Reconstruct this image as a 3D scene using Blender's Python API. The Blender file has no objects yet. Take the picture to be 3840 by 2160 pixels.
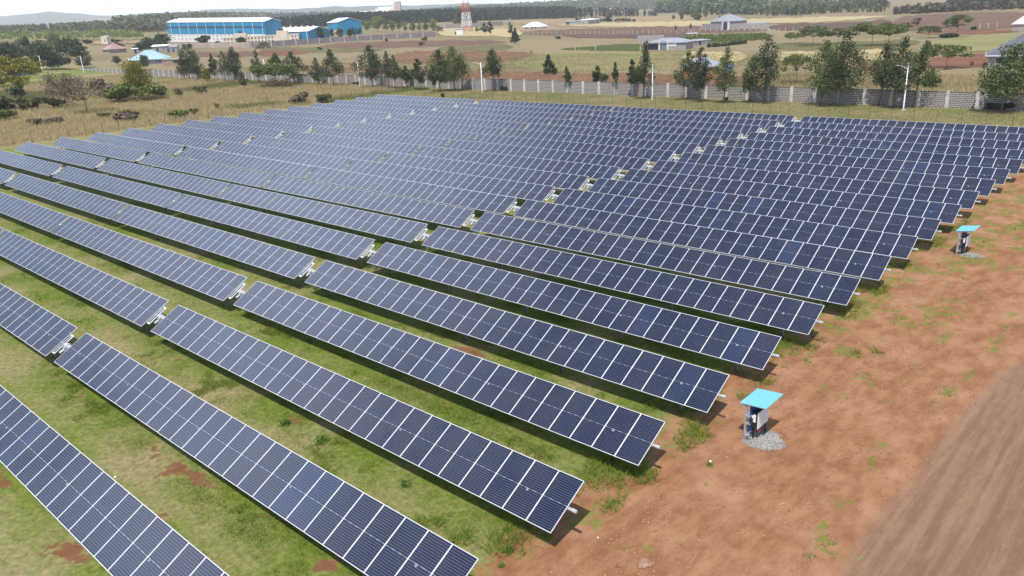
import bpy, bmesh, math, random
import numpy as np
from mathutils import Vector, Matrix

# ------------------------------------------------------------------ camera, sky, sun, exposure
SC = bpy.context.scene
COL = SC.collection
CAM = np.array([14.996, -7.5194, 18.0649])            # drone, 18 m above the field
RGT = np.array([0.7407879, 0.67011954, -0.04661631])
UPV = np.array([-0.19000014, 0.27558799, 0.94231163])
FWD = np.array([-0.64430834, 0.68919595, -0.33147505])
FPX = 2960.57                                          # focal length in pixels of the 3840 px wide photo
cd = bpy.data.cameras.new('camera')
cd.sensor_width = 36.0
cd.lens = 36.0 * FPX / 3840.0
cd.clip_start = 0.5
cd.clip_end = 40000.0
cam = bpy.data.objects.new('camera', cd)
COL.objects.link(cam)
cam.matrix_world = Matrix(((RGT[0], UPV[0], -FWD[0], CAM[0]), (RGT[1], UPV[1], -FWD[1], CAM[1]),
                           (RGT[2], UPV[2], -FWD[2], CAM[2]), (0, 0, 0, 1)))
SC.camera = cam

SUN_EL, SUN_AZ = math.radians(61.3), math.radians(153.4)   # azimuth clockwise from +Y
W = bpy.data.worlds.new('World')
SC.world = W
W.use_nodes = True
nt = W.node_tree
nt.nodes.clear()
wo = nt.nodes.new('ShaderNodeOutputWorld')
bg = nt.nodes.new('ShaderNodeBackground')
sky = nt.nodes.new('ShaderNodeTexSky')
sky.sky_type = 'NISHITA'
sky.sun_disc = False
sky.sun_elevation = SUN_EL
sky.sun_rotation = SUN_AZ
sky.altitude = 1800
sky.air_density = 1.0
sky.dust_density = 1.2
sky.ozone_density = 1.0
tc = nt.nodes.new('ShaderNodeTexCoord')
sep = nt.nodes.new('ShaderNodeSeparateXYZ')
nt.links.new(tc.outputs['Generated'], sep.inputs[0])


def wmath(op, a, b=None, c=None):
    n = nt.nodes.new('ShaderNodeMath')
    n.operation = op
    for i, v in enumerate((a, b, c)):
        if v is None:
            continue
        if isinstance(v, (int, float)):
            n.inputs[i].default_value = v
        else:
            nt.links.new(v, n.inputs[i])
    return n.outputs[0]


zc = wmath('ADD', wmath('MAXIMUM', sep.outputs[2], 0.0), 0.12)
cx = wmath('DIVIDE', sep.outputs[0], zc)
cy = wmath('DIVIDE', sep.outputs[1], zc)
comb = nt.nodes.new('ShaderNodeCombineXYZ')
nt.links.new(cx, comb.inputs[0])
nt.links.new(cy, comb.inputs[1])
comb.inputs[2].default_value = 3.7
cn = nt.nodes.new('ShaderNodeTexNoise')
cn.inputs['Scale'].default_value = 1.15
cn.inputs['Detail'].default_value = 7.0
cn.inputs['Roughness'].default_value = 0.55
nt.links.new(comb.outputs[0], cn.inputs['Vector'])
cr = nt.nodes.new('ShaderNodeMapRange')
cr.interpolation_type = 'SMOOTHSTEP'
cr.inputs['From Min'].default_value = 0.46
cr.inputs['From Max'].default_value = 0.66
nt.links.new(cn.outputs[0], cr.inputs['Value'])
# towards the horizon the clouds close up into a white deck
hz = nt.nodes.new('ShaderNodeMapRange')
hz.interpolation_type = 'SMOOTHSTEP'
hz.inputs['From Min'].default_value = 0.20
hz.inputs['From Max'].default_value = 0.0
hz.inputs['To Min'].default_value = 0.0
hz.inputs['To Max'].default_value = 0.80
nt.links.new(sep.outputs[2], hz.inputs['Value'])
zf = nt.nodes.new('ShaderNodeMapRange')                  # open blue overhead
zf.interpolation_type = 'SMOOTHSTEP'
zf.inputs['From Min'].default_value = 0.70
zf.inputs['From Max'].default_value = 0.94
zf.inputs['To Min'].default_value = 1.0
zf.inputs['To Max'].default_value = 0.10
nt.links.new(sep.outputs[2], zf.inputs['Value'])
wf = nt.nodes.new('ShaderNodeMapRange')                  # thin cloud thickens to the west
wf.interpolation_type = 'SMOOTHSTEP'
wf.inputs['From Min'].default_value = -0.35
wf.inputs['From Max'].default_value = -0.95
wf.inputs['To Min'].default_value = 0.0
wf.inputs['To Max'].default_value = 0.12
nt.links.new(sep.outputs[0], wf.inputs['Value'])
cm = wmath('MINIMUM', wmath('ADD', wmath('MULTIPLY', wmath('ADD', cr.outputs[0], wf.outputs[0]), zf.outputs[0]), hz.outputs[0]), 1.0)
cmix = nt.nodes.new('ShaderNodeMix')
cmix.data_type = 'RGBA'
nt.links.new(cm, cmix.inputs[0])
nt.links.new(sky.outputs[0], cmix.inputs[6])
cmix.inputs[7].default_value = (12.0, 14.0, 17.8, 1)
nt.links.new(cmix.outputs[2], bg.inputs['Color'])
bg.inputs['Strength'].default_value = 0.10
nt.links.new(bg.outputs[0], wo.inputs[0])

sd = bpy.data.lights.new('sun', 'SUN')
sd.energy = 4.0
sd.angle = math.radians(0.6)
sd.color = (1.0, 0.955, 0.89)
sun = bpy.data.objects.new('sun', sd)
COL.objects.link(sun)
sdir = Vector((math.cos(SUN_EL) * math.sin(SUN_AZ), math.cos(SUN_EL) * math.cos(SUN_AZ), math.sin(SUN_EL)))
sun.rotation_euler = sdir.to_track_quat('Z', 'Y').to_euler()
sun.location = (30, -40, 80)

vs = SC.view_settings
vs.view_transform = 'Standard'
vs.look = 'None'
vs.exposure = 0.42
vs.gamma = 1.0
vs.use_curve_mapping = False
SC.cycles.max_bounces = 6
SC.cycles.volume_bounces = 1
SC.cycles.caustics_reflective = False
SC.cycles.caustics_refractive = False

# ------------------------------------------------------------------ terrain
PITCH, MODW, HALF, TILT = 5.41845, 1.15, 1.1138, math.radians(29.03)
AXIS_Z = 1.5


def terrain(x, y):
    """Height of the land: level at the solar field, a slow rise to the north-west beyond 330 m."""
    x = np.asarray(x, float)
    y = np.asarray(y, float)
    dx, dy = x - CAM[0], y - CAM[1]
    f = dx * -0.68290 + dy * 0.73048
    r = dx * 0.74157 + dy * 0.67086
    az = np.arctan2(r, f)
    k = np.clip(0.031 * (0.26 - np.tan(np.clip(az, -1.0, 1.0)) * 1.207), 0.0, 0.040)
    d = np.sqrt(dx * dx + dy * dy)
    return k * np.clip(d - 350.0, 0.0, 650.0)


def ray(px, py):
    d = RGT * ((px - 1920) / FPX) - UPV * ((py - 1080) / FPX) + FWD
    return d / np.linalg.norm(d)


def land(x, y):
    """terrain() for one point."""
    dx, dy = x - CAM[0], y - CAM[1]
    d = math.hypot(dx, dy)
    if d <= 350.0:
        return 0.0
    az = math.atan2(dx * 0.74157 + dy * 0.67086, dx * -0.68290 + dy * 0.73048)
    k = min(max(0.031 * (0.26 - math.tan(min(max(az, -1.0), 1.0)) * 1.207), 0.0), 0.040)
    return k * min(d - 350.0, 650.0)


def ground(px, py):
    """Where the line of sight through a photo pixel meets the land."""
    d = [float(v) for v in ray(px, py)]
    c = [float(v) for v in CAM]
    hd = math.hypot(d[0], d[1])
    if d[2] < 0:
        t = -c[2] / d[2]
        if t * hd <= 350.0:
            return Vector((c[0] + d[0] * t, c[1] + d[1] * t, 0.0))
    t = prev = 349.0 / hd
    while t < 9000:
        if c[2] + d[2] * t < land(c[0] + d[0] * t, c[1] + d[1] * t):
            a, b = prev, t
            for _ in range(24):
                m = 0.5 * (a + b)
                if c[2] + d[2] * m < land(c[0] + d[0] * m, c[1] + d[1] * m):
                    b = m
                else:
                    a = m
            return Vector((c[0] + d[0] * b, c[1] + d[1] * b, land(c[0] + d[0] * b, c[1] + d[1] * b)))
        prev = t
        t *= 1.03
    t = 2600.0
    return Vector((c[0] + d[0] * t, c[1] + d[1] * t, land(c[0] + d[0] * t, c[1] + d[1] * t)))


def pix(p):
    d = np.asarray(p, float) - CAM
    z = d @ FWD
    return 1920 + FPX * (d @ RGT) / z, 1080 - FPX * (d @ UPV) / z, z


def tall(base, py_top):
    """Height of an upright thing standing at base whose top is seen at photo row py_top."""
    b = pix(base)
    q = pix((base[0], base[1], base[2] + 1.0))
    return (py_top - b[1]) / (q[1] - b[1])


def mpp(p):
    """Metres per photo pixel at a point."""
    return pix(p)[2] / FPX


# ------------------------------------------------------------------ object helpers
def tag(o, label=None, cat=None, group=None, kind=None):
    if label: o['label'] = label
    if cat: o['category'] = cat
    if group: o['group'] = group
    if kind: o['kind'] = kind
    return o


def empty(name, loc, label=None, cat=None, group=None, rz=0.0):
    o = bpy.data.objects.new(name, None)
    o.empty_display_size = 0.3
    COL.objects.link(o)
    o.location = loc
    o.rotation_euler = (0, 0, rz)
    return tag(o, label, cat, group)


def add(name, me, parent=None, loc=(0, 0, 0), rot=(0, 0, 0)):
    o = bpy.data.objects.new(name, me)
    COL.objects.link(o)
    if parent is not None:
        o.parent = parent
    o.location = loc
    o.rotation_euler = rot
    return o


class MB:
    """Collects shapes; build() links them as ONE mesh object."""
    def __init__(self):
        self.v, self.f, self.m = [], [], []

    def quad(self, a, b, c, d, mi=0):
        n = len(self.v)
        self.v += [tuple(a), tuple(b), tuple(c), tuple(d)]
        self.f.append((n, n + 1, n + 2, n + 3))
        self.m.append(mi)

    def tri(self, a, b, c, mi=0):
        n = len(self.v)
        self.v += [tuple(a), tuple(b), tuple(c)]
        self.f.append((n, n + 1, n + 2))
        self.m.append(mi)

    def poly(self, pts, mi=0):
        n = len(self.v)
        self.v += [tuple(p) for p in pts]
        self.f.append(tuple(range(n, n + len(pts))))
        self.m.append(mi)

    def box(self, x0, x1, y0, y1, z0, z1, mi=0, M=None):
        p = [(x0, y0, z0), (x1, y0, z0), (x1, y1, z0), (x0, y1, z0), (x0, y0, z1), (x1, y0, z1), (x1, y1, z1), (x0, y1, z1)]
        if M is not None:
            p = [tuple(M @ Vector(q)) for q in p]
        n = len(self.v)
        self.v += p
        for f in ((0, 3, 2, 1), (4, 5, 6, 7), (0, 1, 5, 4), (1, 2, 6, 5), (2, 3, 7, 6), (3, 0, 4, 7)):
            self.f.append(tuple(n + i for i in f))
            self.m.append(mi)

    def tube(self, pts, rad, seg=8, mi=0, cap=True):
        pts = [Vector(p) for p in pts]
        if not isinstance(rad, (list, tuple)):
            rad = [rad] * len(pts)
        n0 = len(self.v)
        ref = None
        for i, p in enumerate(pts):
            t = (pts[min(i + 1, len(pts) - 1)] - pts[max(i - 1, 0)])
            t.normalize()
            if ref is None or abs(t.dot(ref)) > 0.95:
                ref = Vector((0, 0, 1)) if abs(t.z) < 0.9 else Vector((1, 0, 0))
            a = t.cross(ref).normalized()
            b = t.cross(a)
            ref = -b if abs(b.dot(t)) < 0.5 else ref
            for k in range(seg):
                an = 2 * math.pi * k / seg
                self.v.append(tuple(p + (a * math.cos(an) + b * math.sin(an)) * rad[i]))
        for i in range(len(pts) - 1):
            for k in range(seg):
                k2 = (k + 1) % seg
                self.f.append((n0 + i * seg + k, n0 + i * seg + k2, n0 + (i + 1) * seg + k2, n0 + (i + 1) * seg + k))
                self.m.append(mi)
        if cap:
            self.f.append(tuple(n0 + k for k in reversed(range(seg))))
            self.m.append(mi)
            e = n0 + (len(pts) - 1) * seg
            self.f.append(tuple(e + k for k in range(seg)))
            self.m.append(mi)

    def mesh(self, name, mats, smooth=False):
        me = bpy.data.meshes.new(name)
        me.from_pydata(self.v, [], self.f)
        if not isinstance(mats, (list, tuple)):
            mats = [mats]
        for m in mats:
            me.materials.append(m)
        me.polygons.foreach_set('material_index', self.m)
        if smooth:
            me.polygons.foreach_set('use_smooth', [True] * len(self.f))
        me.update()
        return me

    def build(self, name, mats, parent=None, loc=(0, 0, 0), rot=(0, 0, 0), smooth=False):
        return add(name, self.mesh(name, mats, smooth), parent, loc, rot)


def np_mesh(name, verts, faces, mats, tone=None, matidx=None):
    """verts (n,3) and faces (m,k) arrays -> mesh; tone (n,) becomes a point attribute."""
    verts = np.asarray(verts, np.float32)
    faces = np.asarray(faces, np.int32)
    me = bpy.data.meshes.new(name)
    n, (m, k) = len(verts), faces.shape
    me.vertices.add(n)
    me.vertices.foreach_set('co', verts.ravel())
    me.loops.add(m * k)
    me.loops.foreach_set('vertex_index', faces.ravel())
    me.polygons.add(m)
    me.polygons.foreach_set('loop_start', np.arange(0, m * k, k, dtype=np.int32))
    me.polygons.foreach_set('loop_total', np.full(m, k, dtype=np.int32))
    if not isinstance(mats, (list, tuple)):
        mats = [mats]
    for q in mats:
        me.materials.append(q)
    if matidx is not None:
        me.polygons.foreach_set('material_index', np.asarray(matidx, np.int32))
    me.update(calc_edges=True)
    if tone is not None:
        for nm, arr in (tone.items() if isinstance(tone, dict) else (('tone', tone),)):
            at = me.attributes.new(nm, 'FLOAT', 'POINT')
            at.data.foreach_set('value', np.asarray(arr, np.float32))
    return me


# ------------------------------------------------------------------ materials
class NT:
    def __init__(self, name):
        self.mat = bpy.data.materials.new(name)
        self.mat.use_nodes = True
        self.t = self.mat.node_tree
        self.bsdf = self.t.nodes['Principled BSDF']
        self.out = self.t.nodes['Material Output']

    def n(self, typ, **kw):
        o = self.t.nodes.new(typ)
        for k, v in kw.items():
            setattr(o, k, v)
        return o

    def set(self, sock, v):
        if isinstance(v, bpy.types.NodeSocket):
            self.t.links.new(v, sock)
        elif isinstance(v, (tuple, list)) and len(v) == 3 and sock.type == 'RGBA':
            sock.default_value = (*v, 1)
        else:
            sock.default_value = v

    def math(self, op, a, b=None, c=None, clamp=False):
        o = self.n('ShaderNodeMath', operation=op, use_clamp=clamp)
        for i, v in enumerate((a, b, c)):
            if v is not None:
                self.set(o.inputs[i], v)
        return o.outputs[0]

    def mix(self, f, a, b, typ='MIX'):
        o = self.n('ShaderNodeMix', data_type='RGBA', blend_type=typ)
        self.set(o.inputs[0], f)
        self.set(o.inputs[6], a)
        self.set(o.inputs[7], b)
        return o.outputs[2]

    def ramp(self, v, lo, hi, smooth=True, to=(0.0, 1.0)):
        o = self.n('ShaderNodeMapRange', interpolation_type='SMOOTHSTEP' if smooth else 'LINEAR')
        self.set(o.inputs['Value'], v)
        self.set(o.inputs['From Min'], lo)
        self.set(o.inputs['From Max'], hi)
        self.set(o.inputs['To Min'], to[0])
        self.set(o.inputs['To Max'], to[1])
        return o.outputs[0]

    def pos(self, kind='world'):
        if kind == 'world':
            return self.n('ShaderNodeNewGeometry').outputs['Position']
        return self.n('ShaderNodeTexCoord').outputs['Object']

    def noise(self, scale, detail=4, rough=0.55, vec=None, dist=0.0):
        o = self.n('ShaderNodeTexNoise')
        o.inputs['Scale'].default_value = scale
        o.inputs['Detail'].default_value = detail
        o.inputs['Roughness'].default_value = rough
        o.inputs['Distortion'].default_value = dist
        if vec is not None:
            self.t.links.new(vec, o.inputs['Vector'])
        return o.outputs[0]

    def scale(self, vec, s):
        o = self.n('ShaderNodeVectorMath', operation='MULTIPLY')
        self.t.links.new(vec, o.inputs[0])
        o.inputs[1].default_value = s
        return o.outputs[0]

    def attr(self, name):
        return self.n('ShaderNodeAttribute', attribute_name=name).outputs['Fac']

    def bump(self, h, strength=0.4, dist=0.05):
        o = self.n('ShaderNodeBump')
        o.inputs['Strength'].default_value = strength
        o.inputs['Distance'].default_value = dist
        self.t.links.new(h, o.inputs['Height'])
        self.t.links.new(o.outputs[0], self.bsdf.inputs['Normal'])

    def col(self, c):
        self.set(self.bsdf.inputs['Base Color'], c)

    def rough(self, r):
        self.set(self.bsdf.inputs['Roughness'], r)


def simple(name, c, rough=0.6, var=0.25, scale=3.0, metal=0.0, spec=0.5, obj=True):
    """A plain surface with a little uneven wear."""
    q = NT(name)
    v = q.pos('obj' if obj else 'world')
    f = q.noise(scale, 5, 0.6, v)
    q.col(q.mix(q.ramp(f, 0.3, 0.7), tuple(x * (1 - var) for x in c), tuple(min(1, x * (1 + var)) for x in c)))
    q.rough(rough)
    q.bsdf.inputs['Metallic'].default_value = metal
    q.bsdf.inputs['Specular IOR Level'].default_value = spec
    return q.mat


def leafmat(name, dark, light, trans=0.25):
    q = NT(name)
    f = q.attr('tone')
    c = q.mix(f, dark, light)
    q.col(c)
    q.rough(0.55)
    q.bsdf.inputs['Specular IOR Level'].default_value = 0.25
    tr = q.n('ShaderNodeBsdfTranslucent')
    q.set(tr.inputs['Color'], q.mix(1.0, c, (1.0, 1.0, 0.55), 'MULTIPLY'))
    mx = q.n('ShaderNodeMixShader')
    mx.inputs[0].default_value = trans
    q.t.links.new(q.bsdf.outputs[0], mx.inputs[1])
    q.t.links.new(tr.outputs[0], mx.inputs[2])
    q.t.links.new(mx.outputs[0], q.out.inputs['Surface'])
    return q.mat


M_ALU = simple('anodised_frame', (0.72, 0.73, 0.76), 0.42, 0.05, 4.0, 0.0, 0.5)
M_GALV = simple('galvanised_steel', (0.50, 0.52, 0.54), 0.42, 0.18, 7.0, 0.55)
M_PILE = simple('pile_steel', (0.30, 0.31, 0.32), 0.5, 0.25, 6.0, 0.5)
M_WHITE = simple('white_paint', (0.80, 0.81, 0.82), 0.4, 0.05, 5.0)
M_BLACK = simple('black_plastic', (0.018, 0.019, 0.021), 0.5, 0.2, 4.0)
q = NT('concrete_pillar')
q.col(q.mix(q.ramp(q.noise(0.9, 6, 0.65, q.pos()), 0.3, 0.7), (0.40, 0.375, 0.345), (0.60, 0.57, 0.53)))
q.rough(0.9)
M_CONC = q.mat

# ------------------------------------------------------------------ value noise for ground cover
def vnoise(x, y, seed=0):
    xi, yi = np.floor(x).astype(np.int64), np.floor(y).astype(np.int64)
    fx, fy = x - xi, y - yi
    fx, fy = fx * fx * (3 - 2 * fx), fy * fy * (3 - 2 * fy)

    def h(a, b):
        n = (a * 374761393 + b * 668265263 + seed * 974634777) & 0xFFFFFFFF
        n = ((n ^ (n >> 13)) * 1274126177) & 0xFFFFFFFF
        return ((n ^ (n >> 16)) & 0xFFFF) / 65535.0
    return (h(xi, yi) * (1 - fx) + h(xi + 1, yi) * fx) * (1 - fy) + (h(xi, yi + 1) * (1 - fx) + h(xi + 1, yi + 1) * fx) * fy


def fbm(x, y, seed=0, octv=4, gain=0.55):
    a, s, t = 1.0, 0.0, 0.0
    for i in range(octv):
        s += a * vnoise(x * 2 ** i, y * 2 ** i, seed + i * 17)
        t += a
        a *= gain
    return s / t


def sstep(a, b, x):
    t = np.clip((x - a) / (b - a), 0, 1)
    return t * t * (3 - 2 * t)


def cover_dry(x, y):
    """(green cover 0..1, dryness 0..1) of the land at world x, y."""
    x = np.asarray(x, float)
    y = np.asarray(y, float)
    n1 = fbm(x * 0.16, y * 0.16, 3)
    n2 = fbm(x * 0.55, y * 0.55, 11)
    n3 = fbm(x * 1.7, y * 1.7, 23, 3)
    v = np.mod(y / PITCH + 0.5, 1.0) - 0.5                 # 0 on a panel row, +-0.5 midway
    # inside the array
    inside = sstep(0.3, -3.2 - 2.0 * (n1 - 0.5), x + 3.0 * (n2 - 0.5))
    c = 0.88 * inside
    soil = sstep(0.57, 0.73, n2 * 0.5 + n1 * 0.5 + 0.12 * np.exp(-((v + 0.2) / 0.11) ** 2) - 0.07 + 0.12 * (n3 - 0.5))
    near = sstep(44, 14, y)
    c = c * (1 - soil * (0.25 + 0.55 * near))
    # tufts on the bare strip
    d = sstep(-3.0, -0.3, x) * (x < 60)
    band = np.exp(-((x - 7.0 - 0.6 * np.sin(y * 0.21)) / 0.45) ** 2) * 0.22 + np.exp(-((x - 4.9) / 1.0) ** 2) * 0.10 * sstep(20, 34, y)
    mid = 0.30 * sstep(20, 40, y) * np.exp(-((x - 2.2) / 2.6) ** 2)
    t = sstep(0.66, 0.80, 0.45 * n2 + 0.55 * n3 + band + mid * 0.8 + 0.16 * np.exp(-((x + 0.6) / 1.1) ** 2))
    c = np.maximum(c, 0.46 * t * d * (x < 8.6 + 0.00085 * np.maximum(y - 15, 0) ** 2))
    dry = np.clip(0.30 + 1.55 * (fbm(x * 0.28, y * 0.28, 41) - 0.42) + 1.1 * (np.abs(v) - 0.27), 0, 1) * inside
    dry = np.clip(dry + 0.35 * (n3 - 0.5), 0, 1)
    # beyond the wire fence: pale grass, then straw on the open side
    back = sstep(111.5, 114, y)
    c = c * (1 - back) + back * (0.60 + 0.3 * n1)
    dry = dry * (1 - back) + back * np.clip(0.60 + 0.9 * (n1 - 0.5) + 0.5 * (n2 - 0.5), 0, 1)
    west = sstep(-137, -143, x) * (y < 136)
    wn = fbm(x * 0.045, y * 0.045, 77)
    c = c * (1 - west) + west * (0.5 + 0.3 * wn)
    dry = dry * (1 - west) + west * np.clip(1.02 - 1.5 * sstep(0.52, 0.66, wn) * sstep(60, 110, y + 0.15 * (-x - 140)) - 0.45 * (n1 - 0.45), 0, 1)
    far = sstep(134.5, 136, y)
    fn = fbm(x * 0.02, y * 0.03, 5)
    c = c * (1 - far) + far * (0.55 + 0.3 * fn)
    dry = dry * (1 - far) + far * np.clip(0.82 + 1.3 * (fn - 0.5) + 0.5 * (n1 - 0.5), 0, 1)
    return np.clip(c, 0, 1), np.clip(dry, 0, 1)


# ------------------------------------------------------------------ ground: one sheet to the horizon
def axis(parts):
    out = []
    for a, b, n in parts:
        out.append(np.linspace(a, b, n, endpoint=False))
    out.append([parts[-1][1]])
    return np.concatenate(out)


gx = axis([(-9500, -3000, 9), (-3000, -1400, 20), (-1400, -420, 70), (-420, -150, 90), (-150, -62, 74), (-62, -12, 190),
           (-12, 13, 150), (13, 60, 40), (60, 400, 30), (400, 3000, 14), (3000, 9500, 8)])
gy = axis([(-4000, -200, 8), (-200, -4, 30), (-4, 30, 200), (30, 64, 130), (64, 140, 96), (140, 420, 90), (420, 1400, 60), (1400, 3000, 20), (3000, 12000, 12)])
GX, GY = np.meshgrid(gx, gy)
GZ = terrain(GX, GY)
nearw = sstep(70, 50, GY) * sstep(-70, -50, GX) * sstep(30, 14, GX)
bare = sstep(-2.5, 0.0, GX)
GZ = GZ + nearw * ((0.05 + 0.05 * bare) * (fbm(GX * 0.9, GY * 0.9, 91, 4) - 0.5) + 0.05 * bare * (fbm(GX * 2.6, GY * 2.6, 97, 3) - 0.5))
# the dirt road is a shallow cut with a low shoulder
road_edge = 7.85 + 0.0019 * np.maximum(GY - 12, 0) ** 1.9
rdist = GX - road_edge
GZ = GZ - 0.16 * sstep(-0.4, 0.9, rdist) * sstep(60, 20, rdist) * sstep(130, 90, GY) + 0.07 * np.exp(-((rdist + 0.7) / 0.5) ** 2) * sstep(90, 60, GY)
GC, GD = cover_dry(GX, GY)
GR = sstep(-0.35, 0.45, rdist + 0.9 * (fbm(GX * 0.8, GY * 0.35, 61) - 0.5)) * sstep(14.5, 12.5, rdist) * sstep(118, 108, GY)
nx, ny = len(gx), len(gy)
ii = np.arange(nx * ny).reshape(ny, nx)
gf = np.stack([ii[:-1, :-1], ii[:-1, 1:], ii[1:, 1:], ii[1:, :-1]], -1).reshape(-1, 4)

q = NT('ground_soil_and_grass')
P = q.pos()
cov, dry, rd = q.attr('cover'), q.attr('dry'), q.attr('road')
nf = q.noise(3.6, 9, 0.74, P)
nl = q.noise(0.33, 5, 0.6, P)
nm = q.noise(1.3, 8, 0.70, q.scale(P, (1.0, 0.42, 1.0)), 0.0)
nfine = q.noise(7.0, 6, 0.75, P)
soil = q.mix(q.ramp(nm, 0.36, 0.66), (0.215, 0.098, 0.045), (0.330, 0.170, 0.086))
soil = q.mix(q.math('MULTIPLY', q.ramp(nl, 0.45, 0.68), 0.6), soil, (0.385, 0.222, 0.130))
soil = q.mix(q.math('MULTIPLY', q.ramp(nfine, 0.55, 0.75), 0.5), soil, (0.150, 0.068, 0.036))
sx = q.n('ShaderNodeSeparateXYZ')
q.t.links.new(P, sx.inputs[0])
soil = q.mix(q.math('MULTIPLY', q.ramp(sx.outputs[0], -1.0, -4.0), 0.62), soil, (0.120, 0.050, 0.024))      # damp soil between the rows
# compacted road surface with wheel ruts along its length
rv = q.n('ShaderNodeVectorMath', operation='MULTIPLY')
q.t.links.new(P, rv.inputs[0])
rv.inputs[1].default_value = (2.1, 0.10, 1)
rn = q.noise(1.0, 6, 0.62, rv.outputs[0], 0.3)
rn2 = q.noise(3.4, 7, 0.7, q.scale(P, (1.3, 0.30, 1.0)))
rmix = q.math('ADD', q.math('MULTIPLY', rn, 0.62), q.math('MULTIPLY', rn2, 0.42))
road = q.mix(q.ramp(rmix, 0.40, 0.64), (0.180, 0.104, 0.066), (0.262, 0.160, 0.104))
road = q.mix(q.math('MULTIPLY', q.ramp(nfine, 0.5, 0.72), 0.30), road, (0.14, 0.075, 0.046))
grassc = q.mix(q.ramp(nf, 0.32, 0.68), (0.070, 0.110, 0.013), (0.175, 0.220, 0.036))
strawc = q.mix(q.ramp(nf, 0.3, 0.7), (0.165, 0.135, 0.064), (0.355, 0.285, 0.150))
dryw = q.math('ADD', dry, q.math('ADD', q.math('MULTIPLY', q.math('SUBTRACT', nm, 0.5), 1.0), q.math('MULTIPLY', q.math('SUBTRACT', nfine, 0.5), 0.8)), clamp=True)
veg = q.mix(dryw, grassc, strawc)
veg = q.mix(q.math('MULTIPLY', q.attr('far'), 0.8), veg, q.mix(dryw, (0.100, 0.088, 0.042), (0.235, 0.180, 0.105)))
cvw = q.math('ADD', cov, q.math('MULTIPLY', q.math('SUBTRACT', nf, 0.5), 1.5))
cvf = q.ramp(cvw, 0.30, 0.58)
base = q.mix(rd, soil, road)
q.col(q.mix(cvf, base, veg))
q.rough(0.95)
q.bsdf.inputs['Specular IOR Level'].default_value = 0.12
q.bump(q.math('ADD', q.math('MULTIPLY', nf, 0.6), q.math('MULTIPLY', nfine, 0.4)), 0.75, 0.09)
M_GROUND = q.mat
gme = np_mesh('ground', np.stack([GX, GY, GZ], -1).reshape(-1, 3), gf, M_GROUND, {'cover': GC.ravel(), 'dry': GD.ravel(), 'road': GR.ravel(), 'far': sstep(134, 150, GY).ravel()})
gme.polygons.foreach_set('use_smooth', [True] * len(gf))
tag(add('ground', gme), kind='structure')


def gz(x, y):
    """Ground height with the small near-field undulation (bilinear lookup)."""
    i = np.clip(np.searchsorted(gx, x) - 1, 0, nx - 2)
    j = np.clip(np.searchsorted(gy, y) - 1, 0, ny - 2)
    u = (x - gx[i]) / (gx[i + 1] - gx[i])
    v = (y - gy[j]) / (gy[j + 1] - gy[j])
    return (GZ[j, i] * (1 - u) + GZ[j, i + 1] * u) * (1 - v) + (GZ[j + 1, i] * (1 - u) + GZ[j + 1, i + 1] * u) * v


# ------------------------------------------------------------------ grass blades
def blades(name, xs, ys, hs, ws, tone, mat, rng, lean=1.5, kind='stuff'):
    n = len(xs)
    an = rng.uniform(0, 2 * np.pi, n)
    la = rng.uniform(0, 2 * np.pi, n)
    le = rng.uniform(0.3, lean, n) * hs
    z = gz(xs, ys)
    a = np.stack([xs - np.cos(an) * ws, ys - np.sin(an) * ws, z - 0.02], -1)
    b = np.stack([xs + np.cos(an) * ws, ys + np.sin(an) * ws, z - 0.02], -1)
    c = np.stack([xs + np.cos(la) * le, ys + np.sin(la) * le, z + hs], -1)
    v = np.stack([a, b, c], 1).reshape(-1, 3)
    f = np.arange(3 * n).reshape(n, 3)
    o = add(name, np_mesh(name, v, f, mat, np.repeat(tone, 3)))
    return tag(o, kind=kind)


def grass_mat(name, dark, light, straw):
    q = NT(name)
    t = q.attr('tone')                # 0..1 green shades, 1..2 towards straw
    c = q.mix(q.math('MINIMUM', t, 1.0), dark, light)
    c = q.mix(q.math('SUBTRACT', t, 1.0, clamp=True), c, straw)
    q.col(c)
    q.rough(0.7)
    q.bsdf.inputs['Specular IOR Level'].default_value = 0.2
    tr = q.n('ShaderNodeBsdfTranslucent')
    q.set(tr.inputs['Color'], c)
    mx = q.n('ShaderNodeMixShader')
    mx.inputs[0].default_value = 0.42
    q.t.links.new(q.bsdf.outputs[0], mx.inputs[1])
    q.t.links.new(tr.outputs[0], mx.inputs[2])
    q.t.links.new(mx.outputs[0], q.out.inputs['Surface'])
    return q.mat


M_BLADE = grass_mat('grass_blade', (0.085, 0.140, 0.013), (0.240, 0.310, 0.042), (0.44, 0.35, 0.19))
rng = np.random.default_rng(5)


def inframe(x, y, z=0.0, mx=200):
    d0, d1, d2 = x - CAM[0], y - CAM[1], z - CAM[2]
    zz = d0 * FWD[0] + d1 * FWD[1] + d2 * FWD[2]
    u = 1920 + FPX * (d0 * RGT[0] + d1 * RGT[1] + d2 * RGT[2]) / zz
    w = 1080 - FPX * (d0 * UPV[0] + d1 * UPV[1] + d2 * UPV[2]) / zz
    return (zz > 1) & (u > -mx) & (u < 3840 + mx) & (w > -mx) & (w < 2160 + mx), zz


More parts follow.
